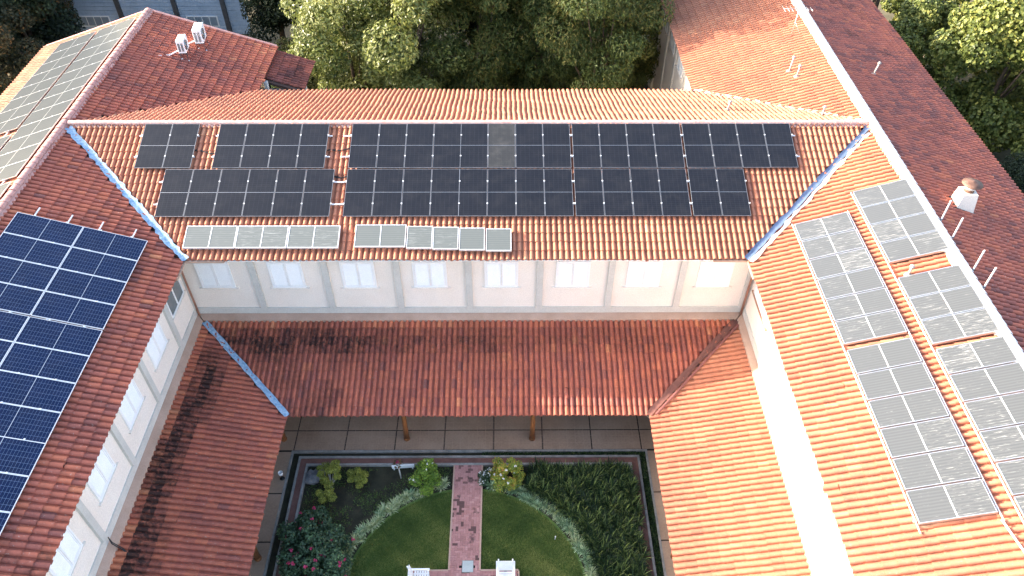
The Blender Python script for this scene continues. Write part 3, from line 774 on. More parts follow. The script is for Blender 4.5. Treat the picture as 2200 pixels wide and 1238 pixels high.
VR = place('veranda_roof', (WXR - 2, 13, 0), 'sunlit low orange tiled veranda roof along the right wing', 'veranda')
vz_r = lambda x, y: VZ - (WXR - x) * TB
dr = deck(VR, [(WXR, WY), (xv1 + EI, yv + EI), (xv1 + EI, YN), (WXR, YN)], vz_r)
kVR = lambda x, y: (y < WY - (WXR - x) - .10) & (x < WXR - .12) & (y > YN)
aV = sorted((ya(S_VR, YN), ya(S_VR, WY)))
GVR = lay_tiles(S_VR, aV, VW / CB, kVR, 'tile', lambda C: .58 + .12 * rng.standard_normal(len(C)) - .2 * np.clip((xv1 + 1.6 - C[:, 0]) * .5, 0, 1), lambda C: low(C) * .8)
emit_tiles([GVR], VR, [dr])
wbox('eave_beam', VR, M['wood'], xv1 + .54, xv1 + .66, YN, yv + .2, VZE - .12, VZE + .02)
MB().bar((xv1 - .15, yv + .1, VZE - .06), (xv1 + .25, yv - .45, VZE - .06), .1, .08).build('gutter', M['tan'], VR)

# veranda posts
pb = MB().tube([(0, 0, 0), (0.01, 0, 1.2), (0, 0, 2.62)], [.115, .105, .095], 12).mesh('shaft', M['wood'])
pf = MB().tube([(0, 0, 0), (0, 0, .12)], [.14, .125], 12).mesh('foot', M['wood'])
for x, y, lab in ((-4.28, 18.97, 'round wooden veranda post left of the garden path'), (1.10, 18.96, 'round wooden veranda post right of the garden path'),
                  (-9.55, 18.97, 'round wooden veranda post at the left corner under the eaves'), (6.45, 18.97, 'round wooden veranda post at the right corner under the eaves'),
                  (-9.43, 13.6, 'round wooden post below the left veranda eaves'), (6.38, 13.6, 'round wooden post below the right veranda eaves')):
    o = empty('veranda_post', (x, y, 0), 0, lab, 'post', 'wooden veranda posts')
    link('shaft', pb, o); link('foot', pf, o)

# ---- annex roof behind the back wing, beside the left wing
AX = place('annex', (-11.6, 37, -.35), 'lower annex with blackened red tiles beyond the back wing', 'annex')
S_AX = Slope((XL, 0, ZR - .22), (CA, 0, -SA))
zA = lambda x, y: ZR - .22 - (x - XL) * TA
AXE = XL + 8.15
da = deck(AX, [(XL + D - .5, 36.05), (AXE, 36.05), (AXE, YG - .02), (XL + D - .5, YG - .02)], zA)
GA = lay_tiles(S_AX, sorted((ya(S_AX, 36.1), ya(S_AX, YG))), (AXE - XL) / CA, lambda x, y: (x > XL + D - .3), 'tile_old_shade', lambda C: .3 + .15 * rng.standard_normal(len(C)), lambda C: .30 + .4 * (lump(C * np.array([3.2, .6, 1]), 1.0, 2) - .4) + .1 * rng.random(len(C)))
emit_tiles([GA], AX, [da], 120)
wbox('wall', AX, M['cream'], WXL + .12, AXE - .5, 36.15, 36.4, -.35, zA(AXE - .5, 0) - .15)
wbox('wall', AX, M['cream'], AXE - .75, AXE - .5, 36.402, YG - .6, -.35, zA(AXE - .5, 0) - .15)
wbox('corner_pillar', AX, M['mortar'], XL + D + .02, XL + D + .18, 35.75, 36.0, 4.5, ZE - .16)

# ------------------------------------------------------------------ photovoltaic panels
PW, PL = 1.134, 2.279


def uv_quad(name, x0, x1, y0, y1, z, mat):
    me = bpy.data.meshes.new(name)
    b = 0.006
    me.from_pydata([(x0, y0, z), (x1, y0, z), (x1, y1, z), (x0, y1, z), (x0, y0, z - b), (x1, y0, z - b), (x1, y1, z - b), (x0, y1, z - b)], [],
                   [(3, 2, 1, 0), (4, 5, 6, 7), (0, 1, 5, 4), (1, 2, 6, 5), (2, 3, 7, 6), (3, 0, 4, 7)])
    uv = me.uv_layers.new(name='UVMap')
    for lp in me.loops:
        v = me.vertices[lp.vertex_index].co
        uv.data[lp.index].uv = ((v.x - x0) / (x1 - x0), (v.y - y0) / (y1 - y0))
    me.materials.append(mat); me.update()
    return me


def panel_kit(cells, frame_mat, fw, mid):
    """meshes of one module: x across 0..PW, y down 0..PL, z up"""
    f = MB(); t = .038
    f.box(0, PW, 0, fw, -t, 0.002).box(0, PW, PL - fw, PL, -t, 0.002).box(0, fw, fw, PL - fw, -t, 0.002).box(PW - fw, PW, fw, PL - fw, -t, 0.002)
    h = PL / 2
    return dict(frame=f.mesh('frame', frame_mat), up=uv_quad('cell_half', fw, PW - fw, fw, h - mid / 2, -.001, cells), lo=uv_quad('cell_half', fw, PW - fw, h + mid / 2, PL - fw, -.001, cells),
                div=MB().box(fw, PW - fw, h - mid / 2 + .0005, h + mid / 2 - .0005, -.01, .0).mesh('divider', M['alu_white'] if mid > .02 else M['alu']),
                back=MB().box(fw, PW - fw, fw, PL - fw, -.03, -.012).mesh('backsheet', M['black']),
                clamp=MB().box(-.03, .03, -.025, .025, 0.0025, .014).mesh('clamp', M['alu_white']))


KIT_K = panel_kit(M['pv_black'], M['alu_dark'], .013, .011)
KIT_D = panel_kit(M['pv_dusty'], M['alu_dark'], .013, .011)
KIT_B = panel_kit(M['pv_blue'], M['alu_white'], .018, .014)
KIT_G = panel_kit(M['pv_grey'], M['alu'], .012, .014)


def panel(kit, m4, label, group, clamps):
    o = empty('solar_module', (0, 0, 0), 0, label, 'solar panel', group)
    o.matrix_world = m4
    link('frame', kit['frame'], o); link('cell_half', kit['up'], o); link('cell_half', kit['lo'], o); link('divider', kit['div'], o); link('backsheet', kit['back'], o)
    for x in clamps:
        for y in (.60, 1.68): link('clamp', kit['clamp'], o, Matrix.Translation((x, y, 0)))
    return o


def slope_m4(s, xlo, d, h, yaxis=False):
    """matrix on a slope with x across (increasing A) starting at world coordinate, y downhill"""
    return s.mat(xlo, d, h)


# A on the front slope: S_F.A points along -x or +x; panels run in +A direction
sgn = 1 if S_F.A[0] > 0 else -1
HP = .235
def front_panel(kit, x, d, label, group, clamps):
    # x = left edge in world; build so that local x runs to the right
    a = xa(S_F, x if sgn > 0 else x + PW)
    panel(kit, S_F.mat(a, d, HP), label, group, clamps if sgn > 0 else [PW - c_ for c_ in clamps])


runs = []   # (row, xs, first d, block)
def xs(x0, n, g=.020): return [x0 + i * (PW + g) for i in range(n)]
top = xs(-15.24, 2) + xs(-12.07, 4)
rowA = [('upper row, left block', top, .12)]
rowB = [('lower row, left block', xs(-13.93, 6), 2.47)]
big = xs(-6.48, 4) + xs(-1.89, 4) + xs(2.80, 4) + xs(7.49, 4)
rowC = [('upper row, long right block', big, .12)]
rowD = [('lower row, long right block', big[:14], 2.47)]
for rname, X, d0 in rowA + rowB + rowC + rowD:
    for i, x in enumerate(X):
        gapnext = (i + 1 < len(X)) and abs(X[i + 1] - x - PW) < .03
        cl = ([PW + .01] if gapnext else [PW + .02]) + ([-.02] if (i == 0 or abs(x - X[i - 1] - PW) > .03) else [])
        kit = KIT_D if (rname.startswith('upper row, long') and i == 5) else KIT_K
        lab = ('dust-greyed' if kit is KIT_D else 'black') + ' solar panel, %s from left, %s, back roof' % (ONES[i + 1], rname)
        o_m = front_panel(kit, x + random.uniform(-.004, .004), d0 + random.uniform(-.004, .004), lab, 'black solar panels on the back roof', cl)


def rail(s, p, q, label, group, mat='alu_white', w=.045, feet=True):
    """aluminium rail between two points of a slope given as (a, d, h)"""
    P, Q = Vector(s.pt(*p)), Vector(s.pt(*q))
    o = empty('mounting_rail', tuple(P), 0, label, 'rail', group)
    d = Q - P
    link('bar', MB().bar((0, 0, 0), d, w, w, Vector(s.n)).mesh('bar', M[mat]), o)
    if feet:
        n = max(2, int(d.length / 1.6)); f = MB().bar((0, 0, 0), Vector(s.n) * -.17, .04, .04, (d.normalized())).mesh('foot', M['alu'])
        for i in range(n): link('foot', f, o, Matrix.Translation(d * ((i + .5) / n)))


RF = 'rails under the black panels'
for (x0, x1, d, lab) in ((-15.40, -12.9, .72, 'upper aluminium rail under the two panels at the far left'), (-15.40, -12.9, 1.80, 'lower aluminium rail under the two panels at the far left'), (-12.2, -7.3, .72, 'upper aluminium rail under the four upper left panels'), (-12.2, -7.3, 1.80, 'lower aluminium rail under the four upper left panels'),
                         (-14.1, -6.3, 3.07, 'third aluminium rail under the left black panels'), (-14.1, -6.3, 4.15, 'lowest aluminium rail under the left black panels'),
                         (-6.85, 12.25, .72, 'topmost aluminium rail under the long right black block'), (-6.85, 12.25, 1.80, 'second aluminium rail under the long right black block'),
                         (-6.6, 9.8, 3.07, 'third aluminium rail under the long right black block'), (-6.6, 9.8, 4.15, 'lowest aluminium rail under the long right black block')):
    rail(S_F, (xa(S_F, x0), d, HP - .065), (xa(S_F, x1), d, HP - .065), lab, RF)

# blue array on the left wing's court slope: length downhill, width along the ridge
def ridge_panel(kit, s, yfar, d, label, group, h=.235):
    # local y downhill = length; local x along A over PW
    a0, a1 = ya(s, yfar - PW), ya(s, yfar)
    panel(kit, s.mat(min(a0, a1), d, h), label, group, [-.01])


yb = [22.42 - i * 1.154 for i in range(4)] + [17.76 - i * 1.148 for i in range(4)] + [13.21 - i * 1.148 for i in range(5)]
for r_, y in enumerate(yb):
    for c_, dd in enumerate((.60, 2.90)):
        ridge_panel(KIT_B, S_LR, y, dd, 'blue solar panel on the left roof, %s row from the far end, %s column' % (ONES[r_ + 1], ('ridge side', 'court side')[c_]), 'blue solar panels on the left roof')
for i, dd in enumerate((1.15, 2.3, 3.4, 4.6)):
    rail(S_LR, (ya(S_LR, 22.95), dd, .17), (ya(S_LR, 7.4), dd, .17), 'aluminium rail sticking out above the blue panels, %s from the ridge' % ONES[i + 1], 'rails under the blue panels')

# glary grey arrays on the outer slope of the left wing
yg1 = [38.3 - i * 1.150 for i in range(12)]
yg1b = [24.15 - i * 1.150 for i in range(4)]
yg2 = [38.3 - i * 1.150 for i in range(8)]
yg2b = [28.6 - i * 1.150 for i in range(4)]
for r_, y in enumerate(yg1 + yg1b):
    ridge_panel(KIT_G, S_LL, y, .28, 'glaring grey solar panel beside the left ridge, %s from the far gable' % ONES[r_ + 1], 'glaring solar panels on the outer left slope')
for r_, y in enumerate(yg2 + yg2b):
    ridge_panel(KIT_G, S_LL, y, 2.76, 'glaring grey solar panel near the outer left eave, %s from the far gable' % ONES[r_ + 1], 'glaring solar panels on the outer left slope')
for i, dd in enumerate((.85, 1.95, 3.3, 4.4)):
    rail(S_LL, (ya(S_LL, 38.5), dd, .17), (ya(S_LL, 19.8), dd, .17), 'aluminium rail under the glaring outer left panels, %s from the ridge' % ONES[i + 1], 'rails under the glaring panels')

# ------------------------------------------------------------------ solar water collectors
def collector_kit(w, l, nglass, mat, casemat):
    f = MB(); t = .10; e = .024
    f.box(0, w, 0, e, -t, 0).box(0, w, l - e, l, -t, 0).box(0, e, e, l - e, -t, 0).box(w - e, w, e, l - e, -t, 0)
    k = dict(case=f.mesh('case', casemat), base=MB().box(e, w - e, e, l - e, -t + .004, -t + .02).mesh('tray', M['dark_metal']), glass=[], div=None)
    for i in range(nglass):
        x0 = e + (w - 2 * e) * i / nglass + (.016 if i else 0); x1 = e + (w - 2 * e) * (i + 1) / nglass - (.016 if i + 1 < nglass else 0)
        k['glass'].append(MB().box(x0, x1, e + .001, l - e - .001, -.016, -.008).mesh('glass', mat))
    if nglass == 2: k['div'] = MB().box(w / 2 - .0155, w / 2 + .0155, e + .001, l - e - .001, -.02, -.001).mesh('divider', M['alu_white'])
    k['pipe'] = MB().tube([(w * .08, -.0, -.06), (w * .08, -.12, -.06)], .025, 6).mesh('pipe_stub', M['rust'])
    return k


def collector(k, m4, label, group):
    o = empty('solar_collector', (0, 0, 0), 0, label, 'collector', group); o.matrix_world = m4
    link('case', k['case'], o); link('tray', k['base'], o)
    for g_ in k['glass']: link('glass', g_, o)
    if k['div']: link('divider', k['div'], o)
    link('pipe_stub', k['pipe'], o)


KC2 = collector_kit(1.98, 1.0, 2, M['coll_b'], M['alu_white']); KC1 = collector_kit(.99, 1.0, 1, M['coll_b'], M['alu_white'])
for i, x in enumerate((-12.53, -10.52, -8.50)):
    collector(KC2, S_F.mat(xa(S_F, x + (0 if sgn > 0 else 1.98)), 5.21, .275), 'wide dusty water collector below the left black panels, %s from the left' % ONES[i + 1], 'collectors near the back eave')
collector(KC2, S_F.mat(xa(S_F, -5.90 + (0 if sgn > 0 else 1.98)), 5.17, .275), 'wide dusty water collector at the left end of the right eave group', 'collectors near the back eave')
for i, x in enumerate((-3.87, -2.85, -1.82, -.78)):
    collector(KC1, S_F.mat(xa(S_F, x + (0 if sgn > 0 else .99)), 5.24 + .04 * i, .275), 'square dusty water collector near the back eave, %s in the row of four' % ONES[i + 1], 'collectors near the back eave')
# right wing: local x runs downhill there, so rotate the kit a quarter turn
KR2 = collector_kit(1.98, 1.0, 2, M['coll'], M['alu'])
def right_collector(y_far, d, label):
    # width downhill from d, depth from y_far towards the camera
    a = ya(S_RL, y_far); dirA = S_RL.A[1]
    X = S_RL.Dn; Yv = np.array([0, -1.0, 0]); Z = S_RL.n
    if np.dot(np.cross(X, Yv), Z) < 0: X = -X; p = S_RL.pt(a, d + 1.98, .27)
    else: p = S_RL.pt(a, d, .27)
    m4 = Matrix(((X[0], Yv[0], Z[0], p[0]), (X[1], Yv[1], Z[1], p[1]), (X[2], Yv[2], Z[2], p[2]), (0, 0, 0, 1)))
    collector(KR2, m4 @ Matrix.Rotation(random.uniform(-.004, .004), 4, 'Z'), label, 'collectors on the right roof')


ys_a = [23.1 - i * 1.045 for i in range(6)] + [16.6 - i * 1.05 for i in range(6)]
for i, y in enumerate(ys_a): right_collector(y, 2.62, 'water collector in the court side column of the right roof, %s from the far end' % ONES[i + 1])
ys_b = [24.15 - i * 1.03 for i in range(4)] + [19.25 - i * 1.03 for i in range(3)] + [15.95 - i * 1.05 for i in range(7)]
for i, y in enumerate(ys_b): right_collector(y, .10, 'water collector in the ridge side column of the right roof, %s from the far end' % ONES[i + 1])
for i, y in enumerate((21.8, 20.8, 19.1, 18.25)):
    P = S_RR.pt(ya(S_RR, y), .30, .05)
    o = empty('ridge_post', tuple(P), 0, 'white upright bar on the right ridge, %s from the far end' % ONES[i + 1], 'post', 'bars over the right ridge')
    link('bar', MB().box(-.02, .02, -.02, .02, 0, 1.05).mesh('bar', M['alu_white']), o)
    link('strap', MB().box(-.62, .03, -.035, .035, .155, .185).mesh('strap', M['dark_metal']), o)
for i, (y0, y1, d, lab) in enumerate(((23.2, 10.1, 2.56, 'long white pipe along the upper edge of the court side collectors'), (23.2, 10.1, 4.66, 'long white pipe along the lower edge of the court side collectors'), (24.2, 8.6, 2.14, 'long white pipe along the lower edge of the ridge side collectors'))):
    P, Q = S_RL.pt(ya(S_RL, y0), d, .2), S_RL.pt(ya(S_RL, y1), d, .2)
    o = empty('header_pipe', tuple(P), 0, lab, 'pipe', 'collector pipes')
    dq = Vector(Q - P); link('tube', MB().tube([(0, 0, 0), dq], .022, 6).mesh('tube', M['alu_white']), o)
    link('bracket', MB().box(-.03, .03, -.03, .03, -.1, .0).mesh('bracket', M['alu']), o, Matrix.Translation(dq * .97))
P = S_RL.pt(ya(S_RL, 10.15), 2.6, .2); Q = S_RL.pt(ya(S_RL, 9.15), 2.45, .2); Q2 = S_RL.pt(ya(S_RL, 9.05), 2.05, .2)
o = empty('elbow_pipe', tuple(P), 0, 'white elbow pipe ending below the last court side collector', 'pipe')
link('tube', MB().tube([(0, 0, 0), Q - P, Q2 - P], .03, 6).mesh('tube', M['alu_white']), o)
link('end_cap', MB().tube([Q2 - P, Q2 - P + (Q2 - Q) * .12], .045, 6).mesh('end_cap', M['bottle']), o)

# ------------------------------------------------------------------ roof equipment
def ac_unit(y, d, label, sc=1.0):
    p = S_LR.pt(ya(S_LR, y), d, .06)
    o = empty('air_conditioner', tuple(p), R(6), label, 'air conditioner', 'air conditioners on the left roof')
    W, Dp, Hh, z0 = .42 * sc, .86 * sc, .74 * sc, .36
    b = MB(); x0, x1, y0, y1 = -W / 2, W / 2, -Dp / 2, Dp / 2
    b.box(x0, x1, y0, y1, z0, z0 + Hh)
    body = link('casing', b.mesh('casing', M['white']), o)
    mod = body.modifiers.new('bevel', 'BEVEL'); mod.width = .02; mod.segments = 2
    # slots on the end that faces the camera
    for col_ in range(2):
        for k in range(9):
            xx = x0 + .05 + col_ * .17 * sc; zz = z0 + .10 + k * (Hh - .22) / 9
            link('vent_slot', MB().box(xx, xx + .12 * sc, y0 - .004, y0 + .002, zz, zz + .035).mesh('vent_slot', M['black']), o)
    g_ = MB()
    for rr in (.10, .16, .22, .28): g_.tube([(x1 + .015, rr * sc * math.cos(t) - .1, z0 + Hh / 2 + rr * sc * math.sin(t)) for t in np.linspace(0, 2 * math.pi, 21)], .006, 5, False)
    link('fan_grille', g_.mesh('fan_grille', M['alu']), o)
    link('fan_shroud', MB().tube([(x1 + .001, -.1, z0 + Hh / 2), (x1 + .006, -.1, z0 + Hh / 2)], .29 * sc, 20).mesh('fan_shroud', M['dark_metal']), o)
    for sx in (x0 + .03, x1 - .03):
        for sy in (y0 + .08, y1 - .08):
            zb = -sx * TA - .02
            link('leg', MB().bar((sx, sy, zb), (sx, sy, z0), .035, .035, (0, 1, 0)).mesh('leg', M['dark_metal']), o)
            link('pad', MB().box(sx - .07, sx + .07, sy - .07, sy + .07, zb - .01, zb + .03).mesh('pad', M['white']), o)
    link('stand', MB().box(x0 - .02, x1 + .02, y0 + .05, y0 + .10, z0 - .045, z0 - .002).box(x0 - .02, x1 + .02, y1 - .10, y1 - .05, z0 - .045, z0 - .002).mesh('stand', M['dark_metal']), o)
    link('pipe', MB().tube([(x0, -.2, z0 + .1), (x0 - .5, -.3, .26), (x0 - 1.0, -.5, .36), (x0 - 1.25, -.5, .32)], .035, 6).mesh('pipe', M['alu_white']), o)


ac_unit(35.9, 2.80, 'white air conditioner on legs, the smaller nearer one on the left roof', .88)
ac_unit(37.25, 3.25, 'white air conditioner on legs, the taller farther one on the left roof', 1.0)

p = S_RR.pt(ya(S_RR, 23.5), 2.15, 0)
o = empty('chimney', tuple(p), R(-4), 'white tapered chimney with round metal cowl on the outer right slope', 'chimney')
o.scale = (.76, .76, .76)
z = [-.35, 1.05]; hw = [.52, .36]
v = [(sx * hw[i], sy * hw[i], z[i]) for i in range(2) for sx, sy in ((-1, -1), (1, -1), (1, 1), (-1, 1))]
link('stack', MB().add(v, [(3, 2, 1, 0), (4, 5, 6, 7), (0, 1, 5, 4), (1, 2, 6, 5), (2, 3, 7, 6), (3, 0, 4, 7)]).mesh('stack', M['cream']), o)
link('flashing', MB().box(-.60, .60, -.60, .60, .06, .16).mesh('flashing', M['black']), o, Matrix.Rotation(AL, 4, 'Y'))
link('flue', MB().tube([(0, 0, 1.05), (0, 0, 1.25)], .24, 14).mesh('flue', M['rust']), o)
link('collar', MB().tube([(0, 0, 1.25), (0, 0, 1.50)], [.27, .27], 14).mesh('collar', M['alu_white']), o)
link('cowl', MB().lathe([(.50, 1.49), (.51, 1.51), (.25, 1.60), (.03, 1.68), (0, 1.685)], n=20).lathe([(.50, 1.49), (.2, 1.50), (0, 1.50)], n=20).mesh('cowl', M['rust']), o)


def vent(s, y, d, h, label, lean=0.0, x=None):
    p = s.pt(ya(s, y) if x is None else xa(s, x), d, .05)
    o = empty('vent_pipe', tuple(p), 0, label, 'vent', 'roof vents')
    link('pipe', MB().tube([(0, 0, -.05), (lean, 0, h)], .042, 10).mesh('pipe', M['vent']), o)
    link('cap', MB().lathe([(.045, 0), (.085, .01), (.085, .05), (.05, .1), (0, .11)], (lean, 0, h), 12).mesh('cap', M['vent']), o)
    link('collar', MB().lathe([(.14, .02), (.11, .08), (.05, .12)], n=12).mesh('collar', M['vent']), o)


vent(S_RL, 33.9, 2.05, .75, 'taller of two capped vent pipes on the far right roof', .05)
vent(S_RL, 33.3, 1.85, .55, 'shorter of two capped vent pipes on the far right roof', .03)
vent(S_RL, 29.6, 1.75, .55, 'capped vent pipe beside the far right valley')
vent(S_RL, 19.42, 1.70, .42, 'stubby vent pipe between ridge side collectors')
vent(S_RR, 33.7, 2.2, .60, 'lone vent pipe on the outer right slope', .1)
vent(S_B, 0, 2.3, .45, 'thin vent pipe on the back slope near its right end', .05, x=10.1)

p = S_RL.pt(ya(S_RL, 37.0), 1.17, .05)
o = empty('tv_antenna', tuple(p), 0, 'thin metal television antenna on the far right roof', 'antenna')
link('mast', MB().tube([(0, 0, -.05), (.1, .1, 1.45)], .018, 6).mesh('mast', M['alu']), o)
link('boom', MB().tube([(-.75, 0, 1.5), (.8, .12, 1.42)], .014, 6).mesh('boom', M['alu']), o)
for k in range(8):
    t = -.7 + k * .2
    link('element', MB().tube([(t, -.32 + .02 * k, 1.49 - .005 * k), (t, .38 - .01 * k, 1.49 - .005 * k)], .009, 5).mesh('element', M['alu']), o)
link('stay', MB().tube([(.05, .05, .8), (.55, -.3, -.1)], .006, 4).mesh('stay', M['alu']), o)

# loose cables between the black blocks
def cable(pts, label):
    P0 = Vector(pts[0]); o = empty('cable', tuple(P0), 0, label, 'cable')
    link('strand', MB().tube([Vector(q) - P0 for q in pts], .02, 6).mesh('strand', M['black']), o)
    link('strand', MB().tube([Vector(q) - P0 + Vector((0, .05 * math.sin(i), .012)) for i, q in enumerate(pts)], .016, 6).mesh('strand', M['black']), o)
cable([S_F.pt(xa(S_F, x), 1.5 + .08 * math.sin(x * 5), .11) for x in np.linspace(-13.1, -12.0, 7)], 'black cable across the gap between the two upper left blocks')
cable([S_F.pt(xa(S_F, x), 1.45 - .12 * (x + 7.4) + .04 * math.sin(x * 7), .11) for x in np.linspace(-7.5, -6.4, 7)], 'black cable from the left upper row to the long right block')
cable([S_F.pt(xa(S_F, x), 2.78 + .05 * math.sin(x * 9), .11) for x in np.linspace(-7.1, -6.4, 7)], 'short black cable beside the lower left row')
cable([(WXL + .13, 12.3, 4.2), (WXL + .2, 12.2, 3.95), (WXL + .45, 12.15, 3.66), (WXL + .7, 12.0, 3.58)], 'loose cable hanging over the left veranda roof')
# ------------------------------------------------------------------ courtyard floor and garden
FX0, FX1, FY = -9.08, 5.96, 18.38
vf = MB(); vf.box(WXL, WXR, FY, WY, -.30, -.02).box(WXL, FX0, YN, FY - .001, -.30, -.02).box(FX1, WXR, YN, FY - .001, -.30, -.02)
VF = tag(vf.build('veranda_floor', M['joint']), 'veranda floor of large brown slabs with dark joints round the garden', kind='structure')
def slab(x0, x1, y0, y1):
    g_ = .028
    b = MB().box(x0 + g_, x1 - g_, y0 + g_, y1 - g_, -.0195, random.uniform(-.002, .002))
    return b
slab_m = {}
xj = [-13.1, -11.18, -9.02, -6.88, -4.76, -2.66, -.55, 1.55, 3.65, 5.76, 7.9, 10.05]
yj = [18.40, 19.41, 20.5, 21.6, 22.7]
for i in range(len(xj) - 1):
    for j in range(len(yj) - 1): slab(xj[i], xj[i + 1], yj[j], yj[j + 1]).build('floor_slab', M['slab'], VF)
yside = [18.36, 16.36, 14.26, 12.16, 10.06, 7.96, 5.86]
for k in range(len(yside) - 1):
    for a_, b_ in ((-11.18, FX0), (-13.1, -11.18), (FX1, 7.9), (7.9, 10.05)):
        slab(a_, b_, yside[k + 1], yside[k]).build('floor_slab', M['slab'], VF)
# thin tile joints inside the slabs are scored lines
sc_ = MB()
for x in np.arange(-9, 6, .352): sc_.box(x - .004, x + .004, 18.43, 20.5, .0022, .0032)
for y in np.arange(18.75, 20.4, .352): sc_.box(-9.0, 5.9, y - .004, y + .004, .0022, .0034)
tag(sc_.build('scored_line', M['tan'], VF), kind='stuff')

# garden sheets
GZ = -.12
b = MB(); b.add([(FX0, 6, GZ), (FX1, 6, GZ), (FX1, FY, GZ), (FX0, FY, GZ)], [(0, 1, 2, 3)])
tag(b.build('garden_bed', M['soil']), 'dark soil of the courtyard garden', kind='structure')


def ring(name, x0, x1, ytop, w, z0, z1, mat):
    """a U-shaped border open towards the camera"""
    b = MB().box(x0, x1, ytop - w, ytop, z0, z1).box(x0, x0 + w, 6, ytop - w - .001, z0, z1).box(x1 - w, x1, 6, ytop - w - .001, z0, z1)
    return b.build(name, mat)


tag(ring('kerb', FX0 - .02, FX1 + .02, FY + .02, .075, -.2, .012, M['concrete']), 'thin concrete edge of the veranda floor', kind='structure')
tag(ring('kerb', FX0 + .34, FX1 - .34, FY - .25, .09, -.2, -.01, M['concrete']), 'outer concrete kerb of the red drain channel', kind='structure')
tag(ring('drain_channel', FX0 + .431, FX1 - .431, FY - .341, .27, -.2, -.06, M['channel']), 'red tiled drain channel round the garden', kind='structure')
tag(ring('kerb', FX0 + .702, FX1 - .702, FY - .612, .10, -.2, -.005, M['concrete']), 'inner concrete kerb of the garden bed', kind='structure')

# lawn
LC, LR_ = np.array([-1.55, 12.0]), 4.62
th = np.linspace(0, math.pi, 41)
poly = [(LC[0] + LR_ * math.cos(t), LC[1] + LR_ * math.sin(t)) for t in th] + [(LC[0] - LR_, 7), (LC[0] + LR_, 7)]
b = MB(); b.add([(x, y, GZ + .02) for x, y in poly], [tuple(range(len(poly)))])
tag(b.build('lawn', M['lawnbase']), 'round mown lawn split by the brick path', kind='structure')
PX0, PX1, PTOP = -2.15, -1.04, 17.66
CX0, CX1, CY1, CY0 = -3.60, .42, 13.08, 11.0
def on_path(x, y): return ((x > PX0 - .05) & (x < PX1 + .05)) | ((x > CX0 - .05) & (x < CX1 + .05) & (y < CY1 + .05) & (y > CY0))


def blades(n, sampler, hgt, wid, zbase, lean, tint):
    xy = sampler(n); n = len(xy)
    an = rng.random(n) * 2 * np.pi; h = hgt * (.6 + .8 * rng.random(n)); l = lean * rng.random(n) * h
    c, s_ = np.cos(an), np.sin(an); w = wid * (.6 + .8 * rng.random(n))
    base = np.c_[xy, np.full(n, zbase)]
    V = np.stack([base + np.c_[-s_ * w, c * w, 0 * w], base + np.c_[s_ * w, -c * w, 0 * w], base + np.c_[c * l, s_ * l, h]], 1)
    F = np.arange(3 * n).reshape(n, 3)
    return V.reshape(-1, 3), F, np.repeat(tint(xy), 3)


def lawn_sampler(n):
    x = LC[0] + (rng.random(n * 2) * 2 - 1) * LR_; y = 11.2 + rng.random(n * 2) * 5.6
    k = ((x - LC[0]) ** 2 + (y - LC[1]) ** 2 < (LR_ - .1) ** 2) & ~on_path(x, y)
    return np.c_[x, y][k]


V, F, T = blades(110000, lawn_sampler, .05, .011, GZ + .02, 1.2, lambda xy: np.clip(.45 + .9 * (lump(np.c_[xy, xy], 1.1, 3) - .5) + .5 * (lump(np.c_[xy, xy], 3.1, 7) - .5) + .2 * rng.standard_normal(len(xy)), 0, 1))
tag(link('grass', np_mesh('grass', V, F, M['grass'], {'tint': T})), 'short mown grass of the round lawn', kind='stuff')
# sparse low weeds over the dark left bed
def bed_sampler(n):
    x = -8.2 + rng.random(n) * 6; y = 12 + rng.random(n) * 5.6
    k = ((x - LC[0]) ** 2 + (y - LC[1]) ** 2 > (LR_ + .2) ** 2) & (lump(np.c_[x, y, x], 1.4, 6) + .3 * rng.random(n) > .62)
    return np.c_[x, y][k]
V, F, T = blades(16000, bed_sampler, .06, .016, GZ, 1.5, lambda xy: .25 * rng.random(len(xy)))
tag(link('bed_weeds', np_mesh('bed_weeds', V, F, M['grass'], {'tint': T})), 'sparse dark ground cover on the left bed', kind='stuff')
def strip_sampler(n):
    x = -1 + rng.random(n) * 6.9; y = FY - .06 - rng.random(n) * .18
    x2 = FX1 - .08 - rng.random(n) * .24; y2 = 9 + rng.random(n) * 9.2
    return np.vstack([np.c_[x, y], np.c_[x2, y2]])
V, F, T = blades(3500, strip_sampler, .09, .03, GZ, 1.3, lambda xy: .2 + .6 * rng.random(len(xy)))
tag(link('edging_cover', np_mesh('edging_cover', V, F, M['leaf_strap'], {'tint': T})), 'low dark green plants in the strip beside the veranda edge', kind='stuff')

# path of herringbone pavers
b = MB(); b.add([(x, y, -.055) for x, y in ((PX0, CY1), (PX0, PTOP), (PX1, PTOP), (PX1, CY1), (CX1, CY1), (CX1, CY0), (CX0, CY0), (CX0, CY1))], [tuple(range(8))[::-1]])
GP = tag(b.build('garden_path', M['joint']), 'rosy herringbone brick path down the middle of the garden', kind='structure')
pav_cache = {}
def paver_mesh(t):
    if t not in pav_cache:
        bb = MB(); L, W_, e = .196, .096, .006
        v = [(-L / 2, -W_ / 2, -.05), (L / 2, -W_ / 2, -.05), (L / 2, W_ / 2, -.05), (-L / 2, W_ / 2, -.05)]
        v += [(x, y, -.006) for x, y, z in v] + [(x - math.copysign(e, x), y - math.copysign(e, y), 0) for x, y, z in v]
        bb.add(v, [(8, 9, 10, 11)] + [(i, (i + 1) % 4, 4 + (i + 1) % 4, 4 + i) for i in range(4)] + [(4 + i, 4 + (i + 1) % 4, 8 + (i + 1) % 4, 8 + i) for i in range(4)])
        me = bb.mesh('paver', M['paver']); a = me.attributes.new('tint', 'FLOAT', 'POINT'); a.data.foreach_set('value', [t / 9.0] * len(me.vertices))
        pav_cache[t] = me
    return pav_cache[t]


